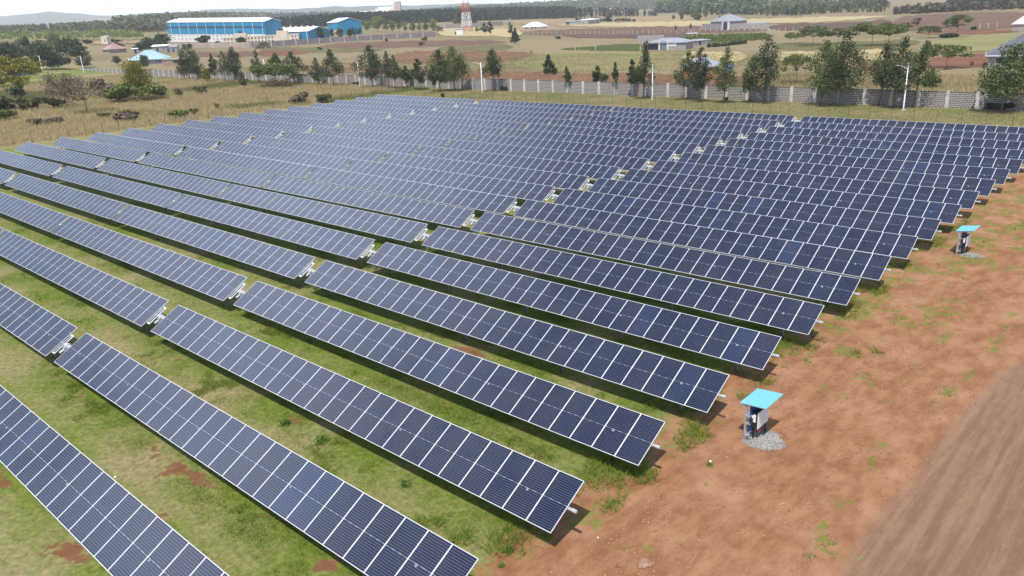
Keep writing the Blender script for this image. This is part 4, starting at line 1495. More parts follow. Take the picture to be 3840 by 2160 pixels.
# crumbs of soil and small stones strewn over the bare strip
def crumbs(n, x0, x1, y0, y1, s0, s1, seed):
    r = np.random.default_rng(seed)
    x, y = r.uniform(x0, x1, n), r.uniform(y0, y1, n)
    ok, zz = inframe(x, y)
    c, d = cover_dry(x, y)
    cl = fbm(x * 0.7, y * 0.35, 333, 4)
    ok &= (c < 0.35) & (r.uniform(0, 1, n) < sstep(0.40, 0.68, cl) + 0.08)
    x, y = x[ok], y[ok]
    n = len(x)
    s = s0 + (s1 - s0) * r.uniform(0, 1, n) ** 4
    base = np.array([[1, 0, 0], [-1, 0, 0], [0, 1, 0], [0, -1, 0], [0, 0, .8], [0, 0, -.5]], float)
    fc = np.array([[0, 2, 4], [2, 1, 4], [1, 3, 4], [3, 0, 4], [2, 0, 5], [1, 2, 5], [3, 1, 5], [0, 3, 5]])
    v = base[None] * r.uniform(0.55, 1.3, (n, 6, 1)) * s[:, None, None]
    th = r.uniform(0, 2 * np.pi, n)[:, None]
    v = np.stack([v[..., 0] * np.cos(th) - v[..., 1] * np.sin(th) + x[:, None], v[..., 0] * np.sin(th) + v[..., 1] * np.cos(th) + y[:, None],
                  v[..., 2] + gz(x, y)[:, None] + 0.2 * s[:, None]], -1).reshape(-1, 3)
    f = (fc[None] + 6 * np.arange(n)[:, None, None]).reshape(-1, 3)
    q = NT('soil_crumbs')
    q.col(q.mix(q.attr('tone'), (0.23, 0.108, 0.058), (0.46, 0.28, 0.18)))
    q.rough(0.95)
    tag(add('soil_crumbs', np_mesh('soil_crumbs', v, f, q.mat, np.repeat(r.uniform(0, 1, n), 6))), kind='stuff')


crumbs(42000, -2, 8.5, 5, 48, 0.008, 0.060, 9)

# ------------------------------------------------------------------ wire fence round the array
M_RUST = simple('rusty_fence_steel', (0.105, 0.062, 0.040), 0.8, 0.35, 4.0)
M_WIRE = simple('fence_wire', (0.20, 0.185, 0.165), 0.6, 0.1, 4.0)
fence = empty('wire_fence', (-141, 116.5, 0), 'thin wire fence on rusty brown posts, along the rear and left of the array', 'wire fence')
b = MB()
b.box(-0.03, 0.03, -0.03, -0.022, -0.3, 2.0)
b.box(-0.03, -0.022, -0.022, 0.03, -0.3, 2.0)
ME_FP = b.mesh('fence_post', M_RUST)
b = MB()
b.tube([(-0.85, 0, 0.0), (0, 0, 1.15)], 0.022, 6)
b.tube([(0.85, 0, 0.0), (0, 0, 1.15)], 0.022, 6)
ME_FB = b.mesh('brace', M_RUST)
for k in range(45):
    add('fence_post', ME_FP, fence, (k * 3.1, 0, 0))
    if k in (14, 28, 41):
        add('brace', ME_FB, fence, (k * 3.1, 0, 0))
for k in range(1, 30):
    add('fence_post', ME_FP, fence, (0, -k * 3.0, 0), (0, 0, 1.57))
    if k in (11, 24):
        add('brace', ME_FB, fence, (0, -k * 3.0, 0), (0, 0, 1.57))
b = MB()
b.tube([(0, 0, 0), (136.4, 0, 0)], 0.005, 4)
ME_W1 = b.mesh('wire', M_WIRE)
b = MB()
b.tube([(0, 0, 0), (0, -87, 0)], 0.005, 4)
ME_W2 = b.mesh('wire', M_WIRE)
for z in (0.35, 0.8, 1.25, 1.7, 1.97):
    add('wire', ME_W1, fence, (0, -0.035, z))
    add('wire', ME_W2, fence, (0.035, 0, z))

# ------------------------------------------------------------------ block boundary wall
q = NT('block_wall')
P = q.pos('obj')
sw = q.n('ShaderNodeSeparateXYZ')
q.t.links.new(P, sw.inputs[0])
cmb = q.n('ShaderNodeCombineXYZ')
q.t.links.new(sw.outputs[0], cmb.inputs[0])
q.t.links.new(sw.outputs[2], cmb.inputs[1])
br = q.n('ShaderNodeTexBrick')
q.t.links.new(cmb.outputs[0], br.inputs['Vector'])
br.inputs['Color1'].default_value = (0.075, 0.068, 0.068, 1)
br.inputs['Color2'].default_value = (0.165, 0.148, 0.142, 1)
br.inputs['Mortar'].default_value = (0.39, 0.350, 0.325, 1)
br.inputs['Scale'].default_value = 1.0
br.inputs['Mortar Size'].default_value = 0.07
br.inputs['Mortar Smooth'].default_value = 0.3
br.inputs['Brick Width'].default_value = 0.62
br.inputs['Row Height'].default_value = 0.29
wv = q.pos()
n1 = q.noise(0.55, 5, 0.6, wv)
n2 = q.noise(3.0, 5, 0.65, wv)
c = q.mix(q.math('MULTIPLY', q.ramp(n1, 0.46, 0.66), 0.75), br.outputs['Color'], (0.25, 0.225, 0.215))
c = q.mix(q.math('MULTIPLY', q.ramp(n2, 0.5, 0.75), 0.30), c, (0.17, 0.15, 0.14))
q.col(c)
q.rough(0.95)
q.bump(br.outputs['Fac'], 0.6, 0.03)
M_BLOCK = q.mat
M_COPE = simple('dark_coping', (0.15, 0.13, 0.115), 0.9, 0.3, 2.0)
WY, WX0, BAYW, NBAY = 134.9, -377.5, 4.30, 88
wall = empty('boundary_wall', (WX0, WY, 0), 'long grey block wall with pale concrete pillars behind the array', 'block wall')
b = MB()
b.box(-BAYW / 2, BAYW / 2, -0.09, 0.09, -0.3, 2.52)
ME_BP = b.mesh('block_panel', M_BLOCK)
b = MB()
b.box(-BAYW / 2, BAYW / 2, -0.12, 0.12, 2.523, 2.61)
ME_CP = b.mesh('coping', M_COPE)
b = MB()
b.box(-0.24, 0.24, -0.16, 0.16, -0.3, 2.66)
ME_PL = b.mesh('pillar', M_CONC)
wr = random.Random(8)
for k in range(NBAY):
    dz = 0.0
    if k in (60, 61, 62, 63, 64, 65):
        dz = 0.06
    pn = add('block_panel', ME_BP, wall, (BAYW * (k + 0.5), 0, dz + wr.uniform(-0.03, 0.03)))
    add('coping', ME_CP, pn)
    o = add('pillar', ME_PL, wall, (BAYW * k, 0, dz + wr.uniform(-0.03, 0.05)))
    o.scale = (wr.uniform(0.85, 1.35), 1, 1)

# ------------------------------------------------------------------ lamp posts
M_LAMP = simple('white_lamp_post', (0.80, 0.82, 0.84), 0.35, 0.04, 2.0)
M_LHEAD = simple('lamp_head', (0.62, 0.65, 0.68), 0.4, 0.1, 4.0)
b = MB()
b.tube([(0, 0, 0), (0, 0, 0.5), (0, 0, 7.0)], [0.13, 0.11, 0.075], 12)
ME_LP = b.mesh('pole', M_LAMP, True)
b = MB()
b.box(-0.30, 0.30, -0.30, 0.30, -0.25, 0.10)
b.box(-0.17, 0.17, -0.17, 0.17, 0.10, 0.13)
ME_LB = b.mesh('base_plate', M_CONC)
b = MB()
b.tube([(0, 0, 6.35), (-0.5, 0, 6.72), (-1.1, 0, 6.95), (-1.25, 0, 6.98)], 0.035, 8)
b.tube([(0, 0, 6.75), (-0.35, 0, 6.62)], 0.02, 6)
ME_LA = b.mesh('arm', M_LAMP, True)
b = MB()
b.box(-1.95, -1.20, -0.13, 0.13, 6.96, 7.03)
b.box(-1.85, -1.30, -0.10, 0.10, 6.92, 6.96)
ME_LH = b.mesh('lamp_head', M_LHEAD)
LAMPS = [(3387, 414, 'white lamp post standing before the wall, first from the right edge of the photo'),
         (2446, 373, 'white lamp post before the wall, in front of the tall narrow dark eucalyptus'),
         (1809, 350, 'white lamp post before the wall, behind the gap in the rear panel row'),
         (1350, 331, 'white lamp post partly hidden by the broad dark eucalyptus at the wall'),
         (1000, 306, 'white lamp post beside the flat thorn tree with the dark tangle at its foot'),
         (727, 298, 'white lamp post on the left of a dense eucalyptus clump by the wall'),
         (494, 284, 'white lamp post rising behind the yellow-green tree'),
         (315, 275, 'white lamp post behind the two leafless trees'),
         (160, 270, 'white lamp post beside the yellow flat-topped acacia, first from the left')]
for px, py, lb in LAMPS:
    p = ground(px, py)
    t = empty('lamp_post', p, lb, 'lamp post', 'white lamp posts along the block wall', rz=0.25)
    add('base_plate', ME_LB, t)
    add('pole', ME_LP, t)
    add('arm', ME_LA, t)
    add('lamp_head', ME_LH, t)

# ------------------------------------------------------------------ trees
L_EUC = leafmat('eucalyptus_leaves', (0.030, 0.048, 0.022), (0.118, 0.150, 0.066))
L_EUC2 = leafmat('fresh_eucalyptus_leaves', (0.040, 0.068, 0.022), (0.150, 0.195, 0.066))
L_DARK = leafmat('dark_leaves', (0.020, 0.036, 0.020), (0.080, 0.108, 0.052))
L_WEED = leafmat('weed_leaves', (0.060, 0.120, 0.020), (0.180, 0.280, 0.055))
L_ACA = leafmat('acacia_leaves', (0.072, 0.098, 0.026), (0.195, 0.227, 0.072))
L_YEL = leafmat('yellow_green_leaves', (0.111, 0.114, 0.013), (0.293, 0.267, 0.039))
L_OLV = leafmat('olive_leaves', (0.072, 0.081, 0.031), (0.182, 0.182, 0.085))
L_LIGHT = leafmat('light_green_leaves', (0.111, 0.143, 0.039), (0.299, 0.338, 0.124))
L_TWIG = leafmat('dry_twigs', (0.091, 0.068, 0.049), (0.221, 0.169, 0.120), 0.0)
L_BRUSH = leafmat('dry_brush', (0.124, 0.104, 0.058), (0.286, 0.234, 0.143), 0.1)
M_BARK = simple('bark', (0.155, 0.120, 0.090), 0.9, 0.35, 3.0)
M_BARKD = simple('dark_bark', (0.075, 0.055, 0.042), 0.9, 0.35, 3.0)
M_BARKY = simple('yellow_bark', (0.24, 0.17, 0.065), 0.9, 0.3, 3.0)


def leaf_quads(r, c, size):
    """One small leaf spray (a bent quad) at every centre."""
    n = len(c)
    a = r.normal(0, 1, (n, 3))
    a /= np.linalg.norm(a, axis=1, keepdims=True) + 1e-9
    t = r.normal(0, 1, (n, 3))
    bq = np.cross(a, t)
    bq /= np.linalg.norm(bq, axis=1, keepdims=True) + 1e-9
    s = size * r.uniform(0.55, 1.35, (n, 1))
    nn = np.cross(a, bq) * s * r.uniform(-0.35, 0.35, (n, 1))
    v = np.stack([c - a * s - bq * s * .15, c + bq * s * .6 + nn, c + a * s + bq * s * .1, c - bq * s * .6 + nn], 1).reshape(-1, 3)
    f = np.arange(4 * n).reshape(n, 4)
    return v, f


def lobe_points(r, lobes, n):
    vol = np.array([(l[3] * l[4] * l[5]) ** 0.62 for l in lobes])
    cnt = np.maximum(6, (n * vol / vol.sum()).astype(int))
    pts, tone = [], []
    for l, k in zip(lobes, cnt):
        d = r.normal(0, 1, (k, 3))
        d /= np.linalg.norm(d, axis=1, keepdims=True)
        rad = r.uniform(0, 1, (k, 1)) ** 0.40
        # ragged edge: some sprays stick out
        rad *= np.where(r.uniform(0, 1, (k, 1)) > 0.78, r.uniform(1.0, 1.6, (k, 1)), 1.0)
        pts.append(np.array(l[:3]) + d * rad * np.array(l[3:6]))
        tone.append(np.clip(r.normal(r.uniform(0.25, 0.70), 0.24, k), 0, 1))
    return np.concatenate(pts), np.concatenate(tone)


def tree(px, py, pt, wpx, kind, label, seed, leaf=None, bark=None, n=1500, group=None, base=None, cat='tree', name=None, lean=0.0, bot=None, h=None, cdx=0.0):
    """px,py foot of the trunk in the photo, pt its top row, wpx crown width in photo pixels."""
    p = base if base is not None else ground(px, py)
    h = h or tall(p, pt)
    w = wpx * mpp(p) * {'euc': 1.5, 'slim': 1.5, 'acacia': 1.12, 'round': 1.22}.get(kind, 1.1)
    r = np.random.default_rng(seed)
    t = empty(name or {'euc': 'eucalyptus_tree', 'acacia': 'acacia_tree', 'bare': 'leafless_tree', 'bush': 'bush', 'round': 'broad_tree', 'slim': 'young_tree', 'pine': 'conifer_tree'}[kind], p, label, cat, group)
    lobes = []
    cx = lean * h
    if kind in ('euc', 'slim'):
        b0 = bot if bot is not None else 0.30
        nl = 19 if kind == 'euc' else 10
        pk = r.uniform(0.10, 0.42)                       # height of the widest part
        for i in range(nl):
            f = (i + r.uniform(0.1, 0.9)) / nl
            z = h * (b0 + (0.94 - b0) * f)
            prof = (1 - 0.35 * (pk - f) / pk) if f < pk else (1 - 0.82 * ((f - pk) / (1 - pk)) ** 1.2)
            a = i * 2.4 + r.uniform(-0.9, 0.9)
            off = w * 0.5 * prof * r.uniform(0.15, 0.80)
            s = w * 0.5 * (0.62 * prof + 0.12) * r.uniform(0.40, 0.78)
            lobes.append((cx * f + cdx * w + off * math.cos(a), off * math.sin(a), z, s, s, min(max(s * r.uniform(0.6, 1.0), h * 0.05), h * 0.13)))
        lobes.append((cx + cdx * w, 0, h * 0.95, w * 0.09, w * 0.09, h * 0.05))
    elif kind == 'pine':
        for i in range(12):
            f = (i + 0.5) / 12
            s = w * 0.5 * (1.02 - f) * r.uniform(.55, .9) + .05 * w
            a = r.uniform(0, 6.28)
            lobes.append((w * .14 * math.cos(a) * (1 - f), w * .14 * math.sin(a) * (1 - f), h * (0.12 + 0.85 * f), s, s, h * 0.07))
    elif kind == 'acacia':
        for i in range(26):
            a, rr = r.uniform(0, 6.28), 0.5 * w * math.sqrt(r.uniform(0.02, 0.86))
            top = 1.0 - 0.20 * (rr / (0.5 * w)) ** 2
            lay = r.choice([0, 0, 1, 1, 2]) * 0.13
            lobes.append((cx + rr * math.cos(a), rr * math.sin(a), h * (top - 0.09 - lay), w * r.uniform(.11, .19), w * r.uniform(.11, .19), h * r.uniform(0.04, 0.085)))
    elif kind == 'round':
        for i in range(30):
            a, f = r.uniform(0, 6.28), r.uniform(0, 1)
            z = h * (0.24 + 0.66 * f)
            rr = 0.5 * w * math.sin(math.pi * (0.16 + 0.74 * f)) * r.uniform(.2, .78)
            s = w * r.uniform(.12, .22)
            lobes.append((rr * math.cos(a), rr * math.sin(a), z, s, s, min(s * .9, h * .15)))
    elif kind in ('bush', 'bare'):
        for i in range(12):
            a, rr = r.uniform(0, 6.28), 0.5 * w * math.sqrt(r.uniform(0.0, 0.7))
            z = h * r.uniform(0.25 if kind == 'bush' else 0.35, 0.84)
            s = w * r.uniform(.12, .22)
            lobes.append((cx * z / h + rr * math.cos(a), rr * math.sin(a), z, s, s, h * r.uniform(.12, .2)))
    leaf = leaf or {'euc': L_EUC, 'slim': L_EUC2, 'acacia': L_ACA, 'round': L_LIGHT, 'bush': L_OLV, 'bare': L_TWIG, 'pine': L_DARK}[kind]
    bark = bark or (M_BARKD if kind in ('bare', 'bush', 'acacia', 'pine') else M_BARK)
    # trunk and limbs
    b = MB()
    tr = max(0.035, h * (0.014 if kind != 'slim' else 0.009))
    fork = h * {'euc': 0.8, 'slim': 0.85, 'pine': 0.85, 'acacia': 0.42, 'round': 0.35, 'bush': 0.12, 'bare': 0.3}[kind]
    wob = [(cx * f * fork / h + r.uniform(-1, 1) * h * .012 * (f > 0) + cdx * w * f, r.uniform(-1, 1) * h * .012 * (f > 0), -0.15 + (fork + .15) * f) for f in (0, .33, .66, 1)]
    b.tube(wob, [tr, tr * .85, tr * .7, tr * .45], 7)
    for i, l in enumerate(lobes):
        if kind in ('euc', 'slim', 'pine'):
            z0 = min(fork, max(h * .2, l[2] - h * 0.10))
            f = z0 / fork
            st = (wob[3][0] * f, wob[3][1] * f, z0)
        else:
            st = wob[3]
        mid = ((st[0] + l[0]) * .5 + r.uniform(-.04, .04) * w, (st[1] + l[1]) * .5 + r.uniform(-.04, .04) * w, (st[2] + l[2]) * .5 + (0.06 * h if kind == 'acacia' else 0.0))
        b.tube([st, mid, l[:3]], [tr * .45, tr * .3, tr * .12], 5, 0, False)
        if kind == 'bare':
            for k in range(16):
                d = r.normal(0, 1, 3)
                d = d / np.linalg.norm(d) * w * r.uniform(.10, .24)
                d[2] = abs(d[2]) * .9
                e = (l[0] + d[0], l[1] + d[1], l[2] + d[2])
                b.tube([mid if k % 2 else l[:3], ((mid[0] + e[0]) / 2, (mid[1] + e[1]) / 2, (mid[2] + e[2]) / 2 + .02 * h), e], [tr * .16, tr * .11, tr * .05], 4, 0, False)
    b.build('trunk', bark, t, smooth=True)
    n = int(n * 1.5)
    nn = n if kind != 'bare' else int(n * .35)
    c, tone = lobe_points(r, lobes, nn)
    c[:, 2] = np.maximum(c[:, 2], 0.04 * h)
    size = {'euc': .034, 'slim': .046, 'acacia': .032, 'round': .04, 'bush': .055, 'bare': .035, 'pine': .055}[kind] * max(w, h * .55)
    size = max(size * math.sqrt(1500 / max(n, 300)), 0.10)
    v, f = leaf_quads(r, c, size)
    add('crown', np_mesh('crown', v, f, leaf, np.repeat(tone, 4)), t)
    return t


def at_row(px, Y):
    """Ground point on the line y = Y seen in photo column px."""
    lo, hi = 60.0, 2100.0
    for _ in range(40):
        m = .5 * (lo + hi)
        if ground(px, m).y > Y:
            lo = m
        else:
            hi = m
    return ground(px, .5 * (lo + hi))


GW = 'trees along the block wall'
WT = [  # px, py, top, crown width, kind, label, leaf, n, lean, bottom of crown
    (3752, 424, 168, 165, 'euc', 'leaning eucalyptus at the right edge, in front of the grey-roofed house', L_EUC2, 2200, 0.09, 0.28),
    (3275, 406, 160, 95, 'euc', 'eucalyptus leafing low, on the left of the first lamp post from the right edge', L_EUC, 1700, 0.05, 0.34),
    (3332, 414, 140, 110, 'euc', 'tallest eucalyptus of the clump round the first lamp post from the right edge', L_EUC, 1900, 0.06, 0.26),
    (3404, 412, 156, 90, 'euc', 'eucalyptus with a high rounded head just right of the first lamp post', L_EUC2, 1700, 0.10, 0.42),
    (3076, 399, 152, 120, 'euc', 'broad eucalyptus with a bushy base, left one of the big right-hand pair', L_EUC2, 2300, 0.03, 0.22),
    (3142, 401, 128, 130, 'euc', 'tall eucalyptus, right one of the big pair between two lamp posts', L_EUC, 2300, 0.05, 0.24),
    (2862, 390, 138, 92, 'euc', 'very dark dense eucalyptus of two tiers, tallest right of the orange house', L_DARK, 2300, 0.03, 0.28),
    (2811, 386, 208, 78, 'euc', 'loose eucalyptus close on the left of the very dark two-tiered one', L_EUC2, 1400, 0.03, 0.25),
    (2712, 388, 177, 76, 'euc', 'eucalyptus hiding the bright blue hut, with a pointed top', L_EUC2, 1700, 0.05, 0.24),
    (2619, 384, 177, 64, 'euc', 'eucalyptus with a thin tall spire in front of the orange house roof', L_DARK, 1500, 0.04, 0.26),
    (2580, 376, 192, 84, 'euc', 'spreading eucalyptus before the orange house porch', L_EUC, 1600, -0.02, 0.30),
    (2413, 372, 157, 72, 'euc', 'tall narrow dark eucalyptus right behind the second lamp post from the right edge', L_DARK, 2000, 0.04, 0.26),
    (2366, 364, 224, 42, 'slim', 'small eucalyptus on the left of the tall narrow dark one', L_EUC, 900, 0.02, 0.35),
    (2307, 357, 233, 24, 'slim', 'thin sapling with a small crown, between two small wall trees', L_EUC2, 500, 0.0, 0.45),
    (2239, 350, 247, 52, 'slim', 'small drooping eucalyptus over the wall, alone right of the bare soil', L_EUC, 900, 0.03, 0.36),
    (2131, 350, 250, 26, 'slim', 'short sapling at the wall, right of the airy round-headed tree', L_EUC2, 500, -0.05, 0.40),
    (2056, 345, 207, 50, 'slim', 'airy round-headed young eucalyptus standing alone over the pale field', L_EUC, 900, 0.04, 0.52),
    (1853, 343, 182, 74, 'euc', 'eucalyptus with a high clear trunk, right of the third lamp post', L_EUC, 1500, 0.0, 0.40),
    (1704, 343, 174, 92, 'euc', 'large two-tiered eucalyptus, right one of the pair left of the third lamp post', L_EUC2, 2000, 0.02, 0.26),
    (1651, 343, 186, 88, 'euc', 'dense eucalyptus, left one of the pair left of the third lamp post', L_EUC, 2000, 0.02, 0.26),
    (1628, 342, 245, 34, 'slim', 'small eucalyptus squeezed against the left of the dense pair', L_EUC, 600, 0.0, 0.30),
    (1572, 339, 221, 50, 'slim', 'slender eucalyptus with a narrow ragged crown, left of the dense pair', L_EUC, 1000, 0.0, 0.30),
    (1524, 330, 247, 44, 'slim', 'low bushy eucalyptus between two taller ones at the wall', L_EUC2, 700, 0.0, 0.34),
    (1483, 335, 206, 46, 'euc', 'eucalyptus with a drooping right side, above a low bushy one', L_EUC, 1100, 0.02, 0.32),
    (1458, 333, 191, 50, 'euc', 'dark upright eucalyptus right of the broad one at the fourth lamp post', L_DARK, 1300, 0.02, 0.30),
    (1399, 330, 170, 84, 'euc', 'broad dark eucalyptus, the bulkiest one, at the fourth lamp post', L_DARK, 2200, -0.02, 0.22),
    (1252, 324, 186, 68, 'euc', 'eucalyptus forked into two round heads, left of the fourth lamp post', L_EUC, 1400, 0.0, 0.30),
    (1194, 318, 214, 52, 'euc', 'small pointed eucalyptus left of the forked one', L_EUC, 1000, 0.0, 0.16),
    (1104, 313, 192, 72, 'euc', 'eucalyptus behind the flat thorn tree with the dark tangle', L_EUC, 1300, 0.0, 0.20),
    (1044, 306, 197, 44, 'slim', 'small round eucalyptus rising over the flat thorn tree', L_EUC2, 700, 0.0, 0.50),
    (974, 313, 186, 46, 'euc', 'eucalyptus just left of the fifth lamp post', L_EUC, 1100, 0.0, 0.22),
    (884, 302, 175, 64, 'euc', 'dark full eucalyptus in the middle of the left-hand wall trees', L_DARK, 1500, 0.03, 0.22),
    (847, 308, 190, 42, 'euc', 'slim eucalyptus with a pointed crown, before the red field', L_EUC, 1000, 0.0, 0.24),
    (805, 304, 203, 34, 'slim', 'thin eucalyptus right of the dense clump', L_EUC, 700, 0.0, 0.26),
    (740, 300, 188, 56, 'euc', 'eucalyptus at the right of the dense clump beside the sixth lamp post', L_EUC, 1300, 0.0, 0.20),
    (712, 300, 165, 62, 'euc', 'tallest eucalyptus of the dense clump by the sixth lamp post', L_EUC, 1500, 0.0, 0.22),
    (694, 300, 206, 46, 'euc', 'low eucalyptus on the left of the dense clump', L_EUC, 1000, 0.0, 0.24)]
for i, (px, py, pt, wpx, kind, lb, lf, n, ln, bt) in enumerate(WT):
    b0 = ground(px, py)
    if i in (1, 2, 3):
        b0.y += 2.4
    tree(px, py, pt, wpx, kind, lb, 100 + i, leaf=lf, n=int(n * 1.25), base=b0, group=GW, lean=ln, bot=bt)

# trees and scrub on the open left side
tree(776, 310, 256, 36, 'slim', 'small yellow-green young tree before the wall, below the dense clump', 201, L_YEL, n=500)
tree(915, 340, 268, 28, 'slim', 'spindly olive young tree standing out from the wall in the straw', 202, L_OLV, n=420)
tree(1035, 326, 232, 150, 'acacia', 'flat thorn tree with a pale wide top before the wall', 203, L_ACA, n=1300)
tree(1045, 334, 288, 95, 'bare', 'dark leafless tangle under the flat thorn tree', 204, L_TWIG, n=1100, cat='bush', name='thorn_bush')
tree(523, 372, 232, 112, 'round', 'yellow-green round-headed tree in the straw on the left', 205, L_YEL, n=2600)
tree(512, 378, 318, 170, 'bush', 'green undergrowth round the foot of the yellow-green tree', 206, L_ACA, n=1300)
tree(607, 366, 322, 40, 'bush', 'dark small bush right of the yellow-green tree', 207, L_DARK, n=500)
tree(253, 402, 262, 125, 'bare', 'leafless dark tree, left one of two, on the left side', 208, n=2600)
tree(327, 424, 262, 135, 'bare', 'leafless dark tree, right one of two, nearest the panels', 209, n=2600)
tree(31, 398, 206, 235, 'acacia', 'flat-topped yellow-green acacia at the left edge', 210, L_YEL, M_BARKY, n=3200)
tree(58, 372, 310, 60, 'bush', 'blue-green shrub under the flat-topped acacia', 211, L_EUC, n=500)
for i, (px, py, pt, w, lb, lf) in enumerate([
        (15, 416, 366, 120, 'dark low scrub at the left edge under the acacia', L_DARK), (120, 412, 368, 120, 'dark scrub between the acacia and the leafless trees', L_OLV),
        (205, 406, 362, 90, 'grey-green scrub at the foot of the left leafless tree', L_OLV), (420, 366, 318, 90, 'pale brush left of the yellow-green tree', L_BRUSH),
        (385, 340, 296, 90, 'thin grey brush behind the right leafless tree', L_TWIG), (20, 452, 410, 95, 'green-brown scrub at the left edge in the straw', L_ACA),
        (145, 470, 440, 80, 'brown brush in the straw at the left', L_BRUSH), (210, 462, 436, 70, 'grey brush in the straw left of the fence posts', L_TWIG),
        (480, 452, 420, 110, 'long grey-brown brush in the straw before the fence', L_TWIG), (390, 442, 422, 60, 'small green bush in the straw below the leafless trees', L_ACA),
        (672, 440, 414, 90, 'green bush beside the fence left of the panels', L_ACA), (730, 432, 404, 40, 'dark grey-green bush at the right of the green fence bush', L_OLV),
        (812, 408, 384, 26, 'small bright green bush alone in the straw', L_YEL), (668, 362, 330, 40, 'thin brush in the straw below the lamp post', L_BRUSH),
        (752, 352, 322, 60, 'grey brush in the straw before the small yellow tree', L_OLV), (1125, 388, 346, 92, 'dome of dull brush behind the top left panels', L_BRUSH),
        (1215, 386, 354, 75, 'low dull bush right of the brush dome behind the panels', L_OLV), (1662, 370, 348, 22, 'small dark plant at the wall foot', L_EUC)]):
    tree(px, py, pt, w * .78, 'bush', lb, 230 + i, lf, n=480, group='bushes in the straw')
tree(1895, 340, 322, 30, 'bush', 'dark green weed clump at the wall foot, right of the third lamp post', 251, L_EUC, n=300)
tree(3745, 414, 384, 85, 'bush', 'dark green bush at the wall foot near the right edge', 252, L_DARK, n=900)
tree(1338, 318, 306, 24, 'bush', 'dark weed clump at the wall foot left of the fourth lamp post', 253, L_EUC, n=250)
tree(2722, 378, 364, 16, 'bush', 'tiny green weed at the wall foot below the spired eucalyptus', 254, L_EUC, n=200)

# trees standing in the fields behind the wall
tree(2985, 316, 198, 95, 'acacia', 'flat thorn tree with a dark forked trunk on red soil behind the wall', 301, L_ACA, n=1500)
tree(3490, 334, 256, 50, 'slim', 'small rounded bushy tree just behind the wall in the dry grass', 302, L_EUC2, n=800, bot=.12)
tree(3548, 258, 162, 130, 'acacia', 'sparse see-through thorn tree in front of the pale green pasture', 303, L_ACA, n=700)
tree(3587, 140, 52, 84, 'acacia', 'upright thorn tree alone at the edge of the brown field', 304, L_ACA, n=1300)
tree(3560, 142, 124, 60, 'bush', 'dark bush at the foot of the lone upright thorn tree', 305, L_DARK, n=400)
tree(3482, 143, 96, 80, 'acacia', 'small flat thorn tree left of the lone upright one', 306, L_OLV, n=800)
tree(2982, 165, 118, 70, 'acacia', 'pale thorn tree, leftmost of the row in the right-hand fields', 307, L_ACA, n=700)
tree(3048, 170, 94, 110, 'acacia', 'dense green thorn tree in the row of the right-hand fields', 308, L_EUC2, n=1500)
tree(3144, 164, 104, 78, 'acacia', 'grey-green thorn tree right of the dense green one', 309, L_OLV, n=900)
tree(3269, 172, 76, 130, 'acacia', 'wide tall thorn tree, left half of the broad thorn grove', 310, L_ACA, n=1700)
tree(3330, 172, 84, 130, 'acacia', 'wide thorn tree, right half of the broad thorn grove', 311, L_ACA, n=1500)
tree(3432, 98, 66, 34, 'bush', 'brown thorn bush on the brown field', 312, L_TWIG, n=300)
tree(3396, 104, 86, 44, 'bush', 'low brown bush left of the taller brown thorn bush', 313, L_BRUSH, n=300)
tree(3649, 112, 98, 20, 'bush', 'round dark bush beside the white fence stakes', 314, L_DARK, n=250)
tree(3500, 200, 165, 34, 'bush', 'grey-green bush by the pale green pasture', 315, L_OLV, n=350)
tree(3643, 248, 230, 12, 'bush', 'small upright green bush on the red soil by the grey-roofed house', 316, L_EUC2, n=200)
tree(1838, 134, 66, 20, 'slim', 'tall thin eucalyptus, right one of two beside the lattice mast', 320, L_EUC, n=500, bot=.15)
tree(1816, 125, 86, 22, 'slim', 'shorter eucalyptus, left one of two beside the lattice mast', 321, L_EUC, n=500, bot=.15)
tree(1788, 122, 100, 18, 'slim', 'pale small tree left of the two thin eucalypts', 322, L_LIGHT, n=300)
tree(1914, 132, 82, 20, 'slim', 'thin eucalyptus over the straw right of the lattice mast', 323, L_EUC, n=500, bot=.15)
tree(1933, 163, 102, 40, 'pine', 'dark spreading tree at the field edge, left of the white bungalow', 324, L_DARK, n=900)
tree(2092, 147, 136, 20, 'bush', 'small round green bush on the grassy bank', 325, L_EUC, n=200)
tree(1592, 152, 138, 22, 'bush', 'round olive bush on the brown field left of the mast', 326, L_OLV, n=250)
tree(1580, 170, 158, 24, 'bush', 'low dark bush below the round olive one', 327, L_TWIG, n=200)
tree(1450, 158, 143, 12, 'bush', 'dark bush before the factory wall end', 328, L_DARK, n=200)
tree(1200, 187, 176, 16, 'bush', 'dark bush on the field before the factory wall', 329, L_DARK, n=200)
tree(2534, 116, 92, 7, 'slim', 'thin dark cypress by the field fence', 330, L_DARK, n=200, bot=.1)
tree(2590, 107, 86, 9, 'slim', 'thin dark cypress left of the navy gate', 331, L_DARK, n=200, bot=.1)
tree(1990, 210, 186, 14, 'bare', 'leafless shrub on the red strip in the middle fields', 332, n=300)
tree(1200, 147, 105, 48, 'round', 'dark round tree against the low blue shed', 340, L_DARK, n=700)
tree(1246, 143, 109, 24, 'round', 'dark tree between the two blue sheds', 341, L_DARK, n=450)
tree(1275, 142, 106, 36, 'round', 'grey-green tree before the lean-to of the tall blue shed', 342, L_OLV, n=500)
tree(1313, 140, 108, 24, 'slim', 'dark slim tree before the tall blue shed, left of its row', 343, L_DARK, n=350, bot=.15)
tree(1325, 134, 100, 16, 'slim', 'dark slim tree before the middle of the tall blue shed', 344, L_DARK, n=350, bot=.15)
tree(1337, 130, 101, 12, 'slim', 'small slim tree before the tall blue shed near its corner', 345, L_EUC, n=300, bot=.15)
tree(1350, 129, 102, 14, 'slim', 'small slim tree at the right corner of the tall blue shed', 346, L_EUC, n=300, bot=.15)
